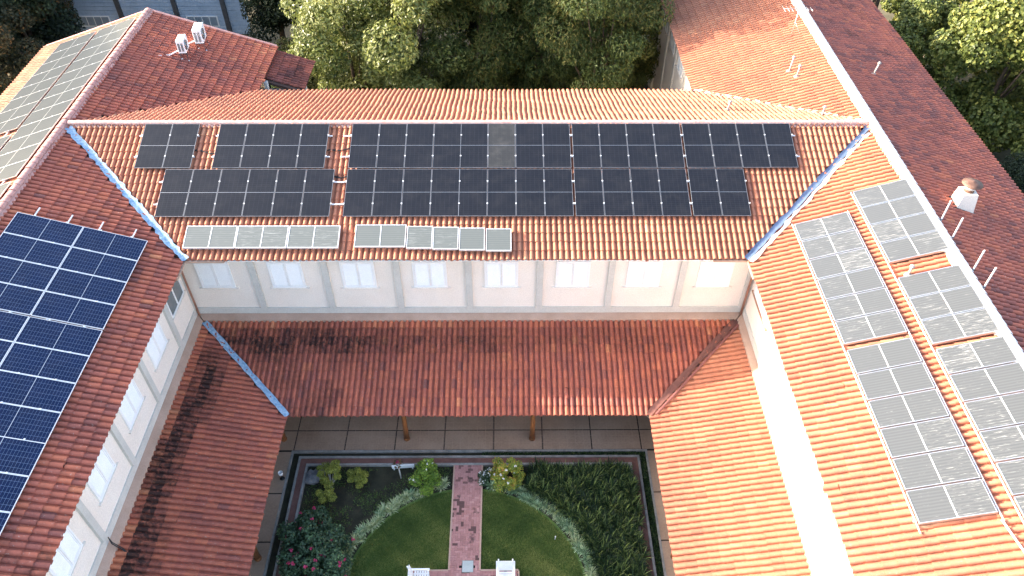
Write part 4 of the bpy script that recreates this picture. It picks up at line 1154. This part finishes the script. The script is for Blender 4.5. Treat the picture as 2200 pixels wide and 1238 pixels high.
cands = []
u = .1
for i in range(-60, 60):
    for j in range(-60, 60):
        # herringbone: horizontal bricks at (i + 2 units steps), generated from the standard 4x4 lattice
        x = (i) * u; y = (j) * u
        t = (i - j) % 4
        if t == 0: cands.append((x + u, y + u / 2, 0.0))          # covers (i,j),(i+1,j)
        elif t == 3: cands.append((x + u / 2, y + u, math.pi / 2))  # covers (i,j),(i,j+1)
pav = []; halves = []
def in_path(X, Y): return (PX0 - .01 < X < PX1 + .01 and CY1 - .3 < Y < PTOP) or (CX0 - .01 < X < CX1 + .01 and CY0 < Y < CY1)
for x, y, r_ in cands:
    X, Y = PX0 + .555 + x, 14.2 + y
    ex, ey = (.05, 0) if r_ == 0 else (0, .05)
    if -1.70 < X < -1.25 and 13.0 < Y < 13.5: continue
    A_, B_ = in_path(X - ex, Y - ey), in_path(X + ex, Y + ey)
    if A_ and B_: pav.append((X, Y, r_, 1))
    elif A_: pav.append((X - ex, Y - ey, r_, .48))
    elif B_: pav.append((X + ex, Y + ey, r_, .48))
pav.sort(key=lambda q: q[1] if q[1] > 12.7 else q[1] + 100)
for k, (X, Y, r_, q_) in enumerate(pav):
    dark = (random.random() < .03) or (abs(X + 1.95) < .22 and 14.6 < Y < 16.2 and random.random() < .5)
    t = 0 if dark else min(9, max(2, int(random.gauss(5.8, 1.5))))
    if k < 300: link('paver', paver_mesh(t), GP, Matrix.Translation((X, Y, -.03 + random.uniform(-.003, .003))) @ Matrix.Rotation(r_ + random.uniform(-.015, .015), 4, 'Z') @ Matrix.Diagonal((q_, 1, 1, 1)))
rest = pav[300:]
if rest:
    me0 = paver_mesh(5); base = np.array([v.co[:] for v in me0.vertices]); nb = len(base)
    Fq = [tuple(p_.vertices) for p_ in me0.polygons]; VV = []; FF = []; TT = []
    for k, (X, Y, r_, q_) in enumerate(rest):
        c_, s_ = math.cos(r_), math.sin(r_)
        VV += [(x * q_ * c_ - y * s_ + X, x * q_ * s_ + y * c_ + Y, z - .03) for x, y, z in base]; FF += [tuple(i + k * nb for i in f) for f in Fq]
        TT += [random.choice((.4, .55, .6, .75, .05, .65))] * nb
    tag(link('paver_field', np_mesh('paver_field', VV, FF, M['paver'], {'tint': TT}), GP), kind='stuff')
eb = MB()
for x in (PX0 - .03, PX1 + .03): eb.box(x - .03, x + .03, CY1 + .03, PTOP, -.2, -.022)
eb.box(CX0 - .03, PX0 - .061, CY1, CY1 + .06, -.2, -.022).box(PX1 + .061, CX1 + .03, CY1, CY1 + .06, -.2, -.022)
eb.box(CX0 - .06, CX0 - .001, CY0, CY1 - .001, -.2, -.022).box(CX1 + .001, CX1 + .06, CY0, CY1 - .001, -.2, -.022)
tag(eb.build('path_kerb', M['tan']), 'low pale edging along the brick path', kind='structure')
o = empty('manhole_cover', (-1.47, 13.26, -.03), 0, 'square grey green inspection cover set in the brick path', 'cover')
bb = link('plate', MB().box(-.2, .2, -.22, .22, -.06, .006).mesh('plate', M['manhole']), o)
link('rim', MB().box(-.215, .215, -.235, -.221, -.06, .002).box(-.215, .215, .221, .235, -.06, .002).box(-.215, -.201, -.221, .221, -.06, .002).box(.201, .215, -.221, .221, -.06, .002).mesh('rim', M['concrete']), o)


# ------------------------------------------------------------------ plants
def leaf_cloud(blobs, n, size, up=.35, shell=.62, aspect=.55, droop=0.0, tintv=.25, sizev=.5):
    """rhombic leaves spread through ellipsoidal clumps; returns V, F, tint"""
    B = np.array([list(c) + list(r) for c, r in blobs], float)
    w = (B[:, 3] * B[:, 4] + B[:, 4] * B[:, 5] + B[:, 3] * B[:, 5]); idx = rng.choice(len(B), n, p=w / w.sum())
    dr_ = rng.standard_normal((n, 3)); dr_ /= np.linalg.norm(dr_, axis=1)[:, None]
    rad = shell + (1.06 - shell) * rng.random(n) ** .6
    c = B[idx, :3] + dr_ * B[idx, 3:] * rad[:, None]
    nn = dr_ * .8 + rng.standard_normal((n, 3)) * .55 + np.array([0, 0, up]); nn /= np.linalg.norm(nn, axis=1)[:, None]
    t = rng.standard_normal((n, 3)) + np.array([0, 0, -droop]); t -= nn * (t * nn).sum(1)[:, None]; t /= np.linalg.norm(t, axis=1)[:, None] + 1e-9
    s_ = np.cross(nn, t); sz = size * (1 - sizev / 2 + sizev * rng.random(n))[:, None]
    V = np.stack([c - t * sz * .5, c + s_ * sz * aspect * .5 + nn * sz * .08, c + t * sz * .5, c - s_ * sz * aspect * .5 + nn * sz * .08], 1)
    F = np.arange(4 * n).reshape(n, 4)
    bt = rng.random(len(B))[idx]
    ti = np.clip(.5 + tintv * rng.standard_normal(n) + .45 * (bt - .5), 0, 1)
    return V.reshape(-1, 3), F, np.repeat(ti, 4)


def crown_blobs(h0, h1, rad, n, rb, top=.55, seed=0):
    rs = np.random.default_rng(seed); out = []
    for i in range(n):
        z = h0 + (h1 - h0) * rs.random(); t = (z - h0) / (h1 - h0)
        rr = rad * (math.sin(math.pi * (0.12 + .80 * t)) ** top) * math.sqrt(rs.random()) * 0.95
        an = rs.random() * 2 * math.pi; r_ = rb * (.6 + .8 * rs.random())
        out.append(((rr * math.cos(an), rr * math.sin(an), z), (r_, r_ * (.85 + .3 * rs.random()), r_ * (.65 + .3 * rs.random()))))
    return out


def tree_kit(kind, h, rad, trunk_h, nb, rb, n, size, mat, seed, droop=0.0, aspect=.55, tr=.22):
    bl = crown_blobs(trunk_h, h, rad, nb, rb, seed=seed)
    V, F, T = leaf_cloud(bl, n, size, droop=droop, aspect=aspect)
    k = dict(crown=np_mesh('crown', V, F, M[mat], {'tint': T}))
    t = MB(); rs = random.Random(seed)
    t.tube([(0, 0, -.5), (rs.uniform(-.15, .15), rs.uniform(-.1, .1), trunk_h * .6), (rs.uniform(-.3, .3), rs.uniform(-.3, .3), trunk_h * 1.3), (0, 0, h * .8)], [tr * 1.4, tr, tr * .75, tr * .2], 9)
    for c, r_ in bl[:9]:
        z0 = trunk_h * rs.uniform(.7, 1.2)
        t.tube([(0, 0, z0), (c[0] * .5, c[1] * .5, (z0 + c[2]) / 2 + .2), c], [tr * .5, tr * .3, tr * .08], 6)
    k['trunk'] = t.mesh('trunk', M['bark'])
    return k


KT = {
    'bright': tree_kit('t', 12.5, 5.0, 1.2, 66, 1.25, 50000, .25, 'leaf_bright', 11, aspect=.45),
    'bright2': tree_kit('t', 9.5, 3.6, .8, 42, 1.1, 28000, .24, 'leaf_bright', 12, aspect=.45),
    'feather': tree_kit('t', 13, 3.8, 1.2, 66, 1.1, 44000, .27, 'leaf_feather', 13, droop=1.4, aspect=.30),
    'feather2': tree_kit('t', 12, 3.6, 1.2, 60, 1.05, 40000, .27, 'leaf_feather', 14, droop=1.4, aspect=.30),
    'brown': tree_kit('t', 10.5, 3.8, 2.0, 42, 1.1, 24000, .23, 'leaf_brown', 15),
    'maple': tree_kit('t', 11, 4.4, 2.2, 50, 1.1, 32000, .26, 'leaf_maple', 16, aspect=.8),
    'maple2': tree_kit('t', 9.5, 3.8, 2.0, 42, 1.0, 25000, .26, 'leaf_maple', 17, aspect=.8),
    'dark': tree_kit('t', 10, 3.8, 2.4, 40, 1.15, 20000, .27, 'leaf_dark', 18),
    'bush': tree_kit('t', 3.6, 1.7, .3, 22, .75, 7000, .22, 'leaf_yellow', 19, tr=.07),
    'low': tree_kit('t', 1.9, 1.2, .1, 14, .5, 3200, .22, 'leaf_bright', 20, tr=.04),
}
TREE_N = 0


def tree(kit, x, y, label, sc=1.0, rz=0.0, name='tree', cat='tree', group=None, sz=None):
    o = empty(name, (x, y, -.35), rz, label, cat, group)
    o.scale = (sc, sc, sz or sc)
    link('crown', KT[kit]['crown'], o); link('trunk', KT[kit]['trunk'], o)


GT = 'trees behind the back wing'
tree('bright', -6.6, 44.6, 'large pale leaved tree just left of centre behind the back roof', 1.0, .3, group=GT)
tree('bright2', -9.6, 43.4, 'round pale green tree at the left edge of the tree row behind the back roof', .98, 1.3, group=GT)
tree('feather', -1.6, 46.0, 'dark feathery tree behind the middle of the back roof', 1.0, .2, group=GT)
tree('feather2', 2.0, 46.4, 'feathery drooping tree right of centre behind the back roof', 1.0, 2.2, group=GT)
tree('feather', 6.0, 43.4, 'broad feathery green tree left of the far right wall', 1.0, 4.0, group=GT)
tree('feather2', 8.2, 49.5, 'brownish feathery tree close to the far right wall', 1.0, 1.0, group=GT)
tree('dark', -13.6, 53.5, 'dark tree behind the yellow green hedge', 1.1, .7, group=GT)
tree('dark', -16.8, 54.5, 'dark slender tree behind the left gable', .95, 2.7, group=GT)
tree('dark', -2.5, 53, 'dark tree deep behind the feathery tree in the middle', 1.1, 3.7, group=GT)
tree('dark', 4.5, 54, 'dark tree deep behind the right of the tree row', 1.1, 5.0, group=GT)
tree('dark', -8.5, 52, 'dark tree deep behind the large pale leaved tree', 1.1, 4.4, group=GT)
GH = 'bushes behind the back wing'
tree('bush', -12.6, 45.6, 'tall yellow green bush beside the blackened annex roof', 1.0, .5, 'bush', 'bush', GH)
tree('bush', -14.4, 48.3, 'yellow green bush farthest left behind the annex roof', .95, 2.5, 'bush', 'bush', GH)
tree('bush', -10.7, 46.5, 'yellow green bush left of the large pale leaved tree', .95, 4.1, 'bush', 'bush', GH)
tree('low', -4.1, 48.3, 'small bright low bush at the foot of the large pale tree', .9, 1, 'bush', 'bush', GH)
tree('low', 7.6, 51.5, 'small pale bush by the dirt path near the far right wall', 1.2, 2, 'bush', 'bush', GH)
tree('low', 1.2, 50, 'low bush in the shade behind the back roof', 1.2, 3, 'bush', 'bush', GH)
GLT = 'trees left of the left wing'
for i, (k, x, y, s_, lab) in enumerate((('brown', -30.5, 42.5, .80, 'brown tinged tree nearest the outer left eave'), ('brown', -34.5, 49, 1.25, 'brown tinged tree at the upper left corner'),
                                        ('dark', -31.5, 48.0, 1.1, 'dark tree just left of the left gable'), ('brown', -36, 42, .85, 'brown tinged tree on the far left edge'), ('dark', -33, 36.5, .72, 'dark tree low on the left edge'),
                                        ('brown', -33.5, 55.0, .6, 'small brown tinged tree left of the pale blue building'), ('dark', -40, 55, 1.45, 'dark tree in the far upper left corner'), ('brown', -43, 48, 1.3, 'brown tinged tree added out of view for panel reflections'), ('dark', -48, 62, 1.7, 'tall dark tree added far out of view for panel reflections'))):  # outermost two added to darken reflections in the left panels, corner ones enlarged
    tree(k, x, y, lab, s_, i * 1.1, group=GLT)
GRT = 'trees right of the right wing'
for i, (k, x, y, s_, lab) in enumerate((('maple', 29.8, 41.5, .93, 'sunlit broad leaved tree right of the right roof'), ('maple2', 31.6, 35.0, .86, 'sunlit broad leaved tree lowest on the right edge'),
                                        ('maple', 35.0, 46.5, 1.0, 'sunlit broad leaved tree in the upper right corner'), ('maple2', 27.2, 46.8, .72, 'smaller sunlit tree near the far right eave'),
                                        ('dark', 38, 38, 1.0, 'dark tree beyond the right edge trees'), ('maple', 40, 53, 1.0, 'sunlit tree farthest at the upper right'), ('maple2', 31, 54.5, .85, 'sunlit tree behind the far right roof edge'), ('dark', 27.5, 33.5, .42, 'low dark tree in the shade of the right eave'))):
    tree(k, x, y, lab, s_, i * 1.3 + .4, group=GRT)
tree('low', 26.0, 42.5, 'dark green low shrub below the right eave', 1.4, 3, 'bush', 'bush')
# bare trunks at the top right
tk = MB().tube([(0, 0, -.4), (.2, .1, 3), (.1, .2, 7), (.5, 0, 10)], [.24, .2, .15, .06], 8).tube([(.15, .1, 4), (.9, .4, 6.5), (1.4, .6, 9)], [.12, .08, .03], 6).mesh('trunk', M['bark'])
for i, (x, y) in enumerate(((24.5, 50.5), (26.2, 52.0), (28.4, 51.5))):
    o = empty('bare_tree', (x, y, -.35), i * 1.9, ('leftmost', 'middle', 'rightmost')[i] + ' of three bare trunks beyond the far right eave', 'tree', 'bare trunks at the upper right')
    link('trunk', tk, o)

# far ground patches
def patch(name, cx, cy, rx, ry, mat, label, z=-.34):
    pts = [(cx + rx * math.cos(t) * (1 + .12 * math.sin(3 * t + cx)), cy + ry * math.sin(t) * (1 + .1 * math.sin(5 * t)), z) for t in np.linspace(0, 2 * math.pi, 40)[:-1]]
    tag(MB().add(pts, [tuple(range(len(pts)))]).build(name, mat), label, kind='structure')
patch('dirt_path', 7.0, 47.0, 5.5, 1.6, M['dirtpath'], 'pale dirt path behind the back wing')
patch('grass_patch', 8.2, 50.2, 2.6, 1.2, M['wgrass'], 'sunny grass patch behind the back wing', -.336)
patch('dirt_path', 27, 56, 6, 5, M['dirtpath'], 'pale ground between the bare trunks', -.338)
patch('grass_patch', -12, 48, 5, 5, M['wgrass'], 'grass below the yellow green bushes', -.336)

# ---- far pale blue building
FY0 = 57.0
FB = place('far_building', (-30, FY0, -.35), 'pale blue boarded building in shade behind the left gable', 'building')
wbox('wall', FB, M['siding'], -44, -20, FY0 + 0.000, FY0 + 0.300, -.35, 7.5)
for k in range(24): wbox('siding_board', FB, M['siding'], -43.98, -20.02, FY0 + -0.040, FY0 + 0.000, -.2 + k * .3, .06 + k * .3)
for x in (-38.5, -34.0, -29.5, -25.2, -21.5): wbox('post', FB, M['dark_metal'], x - .16, x + .16, FY0 + -0.250, FY0 + -0.045, -.35, 7.4)
for x in (-36.2, -31.7, -27.3, -23.4): 
    wn_ = wbox('window', FB, M['white'], x - 1.2, x + 1.2, FY0 + -0.100, FY0 + -0.042, .3, 1.15); sub(wn_, FB)
    for q in range(4): wbox('pane', wn_, M['greypane'], x - 1.12 + q * .57, x - 1.12 + q * .57 + .51, FY0 + -0.115, FY0 + -0.102, .38, 1.07)
MB().prism([(-44.5, FY0 + -0.700), (-19.5, FY0 + -0.700), (-19.5, FY0 + 9), (-44.5, FY0 + 9)], lambda x, y: 7.4 + (y - FY0 + -0.700) * .2, lambda x, y: 7.6 + (y - FY0 + -0.700) * .2).build('roof', M['ridge_pink'], FB)

# utility pole behind the left gable
o = empty('utility_pole', (-11.9, 56.0, -.35), 0, 'pale slim utility pole in front of the dark trees', 'pole')
link('shaft', MB().tube([(0, 0, 0), (0, 0, 9.0)], [.13, .09], 8).mesh('shaft', M['concrete']), o)
link('lamp_arm', MB().tube([(0, 0, 7.2), (.7, -.3, 7.5)], .04, 6).mesh('lamp_arm', M['alu']), o)
link('lamp_head', MB().box(.6, 1.0, -.42, -.22, 7.45, 7.55).mesh('lamp_head', M['alu_white']), o)
o = empty('yellow_pipe', (30.2, 41.6, -.25), 0, 'yellow pipe lying on the dark ground right of the right eave', 'pipe')
link('tube', MB().tube([(-.9, .25, .05), (.9, -.25, .05)], .06, 8).mesh('tube', M['yellow']), o)
link('end_cap', MB().tube([(.9, -.25, .05), (1.0, -.28, .05)], .08, 8).mesh('end_cap', M['dark_metal']), o)

# ------------------------------------------------------------------ garden plants
def strap_clump(n, L, W_, lift, seed, mat, name, varieg=.3):
    rs = np.random.default_rng(seed); V = []; F = []; T = []
    for i in range(n):
        an = rs.random() * 2 * math.pi; l = L * (.6 + .6 * rs.random()); tilt = .35 + .9 * rs.random(); c, s_ = math.cos(an), math.sin(an)
        tt = float(np.clip(.45 + varieg * rs.standard_normal(), 0, 1)); b0 = len(V); k = 4
        r0 = .04 * rs.random(); w = W_ * (.7 + .6 * rs.random())
        for j in range(k + 1):
            t = j / k; out = r0 + l * t * math.sin(tilt) ** .8; z = lift * l * (math.cos(tilt * .8) * t * 1.6 - .95 * t * t * tilt)
            ww = w * (1 - t ** 2.2) + .002
            V += [(c * out - s_ * ww, s_ * out + c * ww, z), (c * out + s_ * ww, s_ * out - c * ww, z)]; T += [tt, tt]
        F += [(b0 + 2 * j, b0 + 2 * j + 1, b0 + 2 * j + 3, b0 + 2 * j + 2) for j in range(k)]
    return np.array(V), np.array(F), np.array(T)


bk = []
for sd in range(4):
    for mt in ('leaf_varieg', 'leaf_mint'):
        V, F, T = strap_clump(64, .40, .013, .8, sd + 3, mt, 'leaves'); V2, F2, T2 = strap_clump(26, .22, .014, 1.2, sd + 30, mt, 'leaves')
        bk.append((mt, np_mesh('outer_leaves', V, F, M[mt], {'tint': T}), np_mesh('inner_leaves', V2, F2, M[mt], {'tint': T2 * .6 + .35})))
def border(t0, t1, n, label, group, mts):
    for i in range(n):
        t = t0 + (t1 - t0) * i / (n - 1); r_ = 4.86 + random.uniform(-.12, .12)
        x, y = LC[0] + r_ * math.cos(t), LC[1] + r_ * math.sin(t)
        if PX0 - .28 < x < PX1 + .28 or y < 11: continue
        mt = mts[0] if random.random() < mts[2] else mts[1]
        kk = random.choice([q for q in bk if q[0] == mt])
        o = empty('border_plant', (x, y, GZ), random.random() * 6.28, label, 'border plant', group); s_ = random.uniform(.7, 1.0); o.scale = (s_, s_, s_ * .9)
        link('outer_leaves', kk[1], o); link('inner_leaves', kk[2], o)
border(R(99), R(178), 34, 'pale variegated border plant edging the left lawn', 'border plants of the left lawn', ('leaf_varieg', 'leaf_mint', .9))
border(R(81), R(4), 38, 'blue green border plant edging the right lawn', 'border plants of the right lawn', ('leaf_varieg', 'leaf_mint', .4))

# agapanthus mass on the right
ag = [strap_clump(28, .40, .011, 1.0, 90 + s_, None, 'x', .4) for s_ in range(8)]
VV = []; FF = []; TT = []; nb = 0; cnt = 0
while cnt < 900:
    x = -.2 + rng.random() * 5.35; y = 11.4 + rng.random() * 6.05
    rr = math.hypot(x - LC[0], y - LC[1])
    if rr < 5.15 or (x < 1.0 and y > 16.6): continue
    V, F, T = ag[int(rng.integers(8))]; a_ = rng.random() * 6.28; s_ = .75 + .55 * rng.random(); c_, s2 = math.cos(a_), math.sin(a_)
    W_ = np.c_[V[:, 0] * c_ - V[:, 1] * s2, V[:, 0] * s2 + V[:, 1] * c_, V[:, 2] * 1.1] * s_ + np.array([x, y, GZ + .05 + .15 * rng.random()])
    VV.append(W_); FF.append(F + nb); TT.append(np.clip(T + .15 * rng.standard_normal(), 0, 1)); nb += len(V); cnt += 1
tag(link('strap_leaf_bed', np_mesh('strap_leaf_bed', np.vstack(VV), np.vstack(FF), M['leaf_strap'], {'tint': np.concatenate(TT)})), 'dense bed of dark strap leaved plants right of the lawn', kind='stuff')


def shrub(name, x, y, blobs, n, size, mat, label, cat='shrub', stems=5, flowers=None, aspect=.55, shell=.45):
    o = empty(name, (x, y, GZ), 0, label, cat)
    V, F, T = leaf_cloud(blobs, n, size, aspect=aspect, shell=shell, up=.6)
    link('foliage', np_mesh('foliage', V, F, M[mat], {'tint': T}), o)
    t = MB()
    for c, r_ in blobs[:max(stems, 1)]: t.tube([(0, 0, -.05), (c[0] * .5, c[1] * .5, c[2] * .55), c], [.03, .022, .01], 6)
    link('stems', t.mesh('stems', M['bark']), o)
    if flowers:
        fm, fn, fs, lo = flowers
        for k in range(fn):
            c, r_ = random.choice(blobs); d_ = Vector((random.gauss(0, 1), random.gauss(0, 1) - .3, abs(random.gauss(0, 1)) + lo)).normalized()
            q = Vector(c) + Vector((d_.x * r_[0], d_.y * r_[1], d_.z * r_[2])) * 1.08
            V, F, T = leaf_cloud([((0, 0, 0), (fs * .5, fs * .5, fs * .35))], 9, fs * .8, up=1.0, aspect=.9)
            link('flower', np_mesh('flower', V, F, M[fm], {'tint': T}), o, Matrix.Translation(q))
    return o


def rb(n, rad, h0, h1, r_, seed):
    rs = random.Random(seed); out = []
    for i in range(n):
        a_ = rs.random() * 6.28; q = rad * math.sqrt(rs.random()); out.append(((q * math.cos(a_), q * math.sin(a_), h0 + (h1 - h0) * rs.random() * (1 - .5 * (q / rad) ** 2)), (r_ * rs.uniform(.7, 1.2),) * 3))
    return out


shrub('flowering_shrub', -7.25, 13.7, rb(50, 1.45, .25, 1.45, .32, 4), 12500, .10, 'leaf_boug', 'large dark shrub with pink flowers left of the lawn', flowers=('petal_pink', 46, .11, .4), aspect=.8)
shrub('flowering_shrub', -3.30, 16.95, rb(24, .56, .2, 1.05, .20, 5), 3400, .09, 'leaf_garden', 'bright green shrub with few white flowers left of the path', flowers=('petal_white', 9, .07, .4))
shrub('flowering_shrub', .02, 16.95, rb(28, .62, .2, 1.25, .22, 6), 4200, .09, 'leaf_autumn', 'yellowing shrub with white flowers right of the path', flowers=('petal_white', 14, .08, .4))
shrub('flower_clump', -.80, 17.0, rb(12, .34, .1, .45, .16, 7), 1100, .07, 'leaf_boug', 'clump of small white daisies beside the path top', 'flowers', flowers=('petal_white', 48, .045, .9))
# clipped cloud trees
def topiary(x, y, pads, label):
    o = empty('clipped_shrub', (x, y, GZ), 0, label, 'shrub')
    for c, r_ in pads:
        bl = [((c[0] + random.uniform(-.3, .3) * r_, c[1] + random.uniform(-.3, .3) * r_, c[2]), (r_ * .62, r_ * .62, r_ * .42)) for _ in range(5)]
        V, F, T = leaf_cloud(bl, 420, .06, up=1.0, aspect=.7, shell=.6)
        link('foliage_pad', np_mesh('foliage_pad', V, F, M['leaf_topiary'], {'tint': T}), o)
        link('branch', MB().tube([(0, 0, 0), (c[0] * .4, c[1] * .5, c[2] * .6), (c[0], c[1], c[2] - .05)], [.035, .025, .015], 6).mesh('branch', M['concrete']), o)
topiary(-7.15, 16.6, [((-.25, .75, .55), .26), ((.12, .80, .7), .27), ((.25, .50, .75), .24), ((-.02, .42, .8), .25), ((.28, .25, .6), .2), ((-.42, .35, .6), .2), ((-.2, .1, .6), .26), ((.02, -.12, .65), .24), ((-.30, -.45, .5), .22), ((.05, -.42, .55), .26), ((.22, -.62, .5), .24), ((-.15, -.70, .45), .22), ((-.55, .72, .5), .14)], 'cloud clipped yellow green shrub in several pads on the left bed')
topiary(-6.05, 16.95, [((-.3, .15, .45), .22), ((0, .2, .55), .2), ((.25, .05, .5), .22), ((.05, -.12, .55), .25), ((-.28, -.12, .45), .2), ((.1, -.35, .4), .2), ((.27, -.2, .4), .18)], 'smaller clipped yellow green shrub on the left bed')
# rocks
for i, (x, y, s_, lab) in enumerate(((-8.02, 17.1, .34, 'larger dark rock in the left corner of the bed'), (-7.75, 17.42, .26, 'smaller grey rock behind the clipped shrub'))):
    V = []; F = []; n1, n2 = 7, 10
    for a_ in range(n1 + 1):
        for b_ in range(n2):
            t, q = math.pi * a_ / n1, 2 * math.pi * b_ / n2; rr = s_ * (1 + .16 * math.sin(3 * q + t * 2 + i) + .1 * math.cos(5 * t + q))
            V.append((rr * math.sin(t) * math.cos(q), rr * math.sin(t) * math.sin(q), .6 * rr * math.cos(t)))
    F = [(a_ * n2 + b_, (a_ + 1) * n2 + b_, (a_ + 1) * n2 + (b_ + 1) % n2, a_ * n2 + (b_ + 1) % n2) for a_ in range(n1) for b_ in range(n2)]
    o = link('rock', np_mesh('rock', V, F, M['rock'], None, False)); o.location = (x, y, GZ + .08); tag(o, lab, 'rock', 'rocks in the left bed')
# staked rose and its board
o = empty('staked_rose', (-4.36, 17.12, GZ), 0, 'thin staked rose with a red bloom on the left bed', 'rose')
link('stake', MB().tube([(0, 0, 0), (-.06, .12, .85)], .028, 6).mesh('stake', M['mortar']), o)
V, F, T = leaf_cloud([((-.06, .15, .85), (.22, .2, .14))], 90, .09); link('foliage', np_mesh('foliage', V, F, M['leaf_brown'], {'tint': T}), o)
V, F, T = leaf_cloud([((-.08, .16, .98), (.06, .06, .05))], 16, .09, up=1); link('bloom', np_mesh('bloom', V, F, M['petal_pink'], {'tint': T * .3}), o)
o = empty('white_board', (-4.30, 17.55, GZ), R(4), 'narrow white board standing behind the staked rose', 'board')
link('plank', MB().box(-.46, .46, -.03, .03, .12, .30).mesh('plank', M['white']), o)
for sx in (-.38, .38): link('leg', MB().box(sx - .025, sx + .025, -.025, .025, 0, .119).mesh('leg', M['white']), o)


# white garden chairs
def garden_chair(x, y, rz, label):
    o = empty('garden_chair', (x, y, -.05), rz, label, 'chair', 'white slatted garden chairs')
    w = .70
    for sx in (-1, 1):
        link('back_post', MB().bar((sx * (w / 2 - .09), .02, 0), (sx * (w / 2 - .09), .20, .98), .05, .05, (0, 1, 0)).mesh('back_post', M['white']), o)
        link('front_leg', MB().bar((sx * (w / 2 - .04), -.52, 0), (sx * (w / 2 - .04), -.52, .62), .05, .05, (0, 1, 0)).mesh('front_leg', M['white']), o)
        link('armrest', MB().box(sx * (w / 2 - .04) - .035, sx * (w / 2 - .04) + .035, -.58, .14, .62, .65).mesh('armrest', M['white']), o)
        link('seat_rail', MB().box(sx * (w / 2 - .09) - .02, sx * (w / 2 - .09) + .02, -.52, .05, .36, .41).mesh('seat_rail', M['white']), o)
    for k in range(7):
        t = .44 + k * .078; yy = .02 + .18 * t / .98
        link('back_slat', MB().bar((-w / 2, yy - .04, t), (w / 2, yy - .04, t), .062, .02, (0, -.98, .2)).mesh('back_slat', M['white']), o)
    for k in range(6): link('seat_slat', MB().box(-w / 2, w / 2, -.54 + k * .092, -.54 + k * .092 + .07, .412, .435).mesh('seat_slat', M['white']), o)
garden_chair(-.04, 12.86, 0, 'white slatted garden chair at the right of the path, facing the camera')
garden_chair(-3.42, 12.55, R(90), 'white slatted garden chair at the left of the path, turned sideways')

# small things
o = empty('garden_lamp', (-9.22, 17.05, 0), 0, 'small white cup shaped lamp on a black bracket at the left floor edge', 'lamp')
link('stem', MB().tube([(0, 0, 0), (0, 0, .30)], .025, 6).mesh('stem', M['black']), o)
link('cup', MB().lathe([(.04, .28), (.085, .32), (.095, .46), (.08, .46), (.06, .34), (0, .33)], n=14).mesh('cup', M['bottle']), o)
link('base', MB().lathe([(.1, 0), (.1, .02), (.03, .04), (0, .04)], n=12).mesh('base', M['black']), o)
o = empty('sprinkler', (1.87, 14.35, GZ + .02), 0, 'thin white sprinkler standing in the right lawn', 'sprinkler')
link('riser', MB().tube([(0, 0, 0), (.02, .02, .2)], .014, 6).mesh('riser', M['bottle']), o)
link('head', MB().lathe([(.0, .24), (.025, .235), (.025, .2), (.014, .19)], (.02, .02, 0), 10).mesh('head', M['bottle']), o)
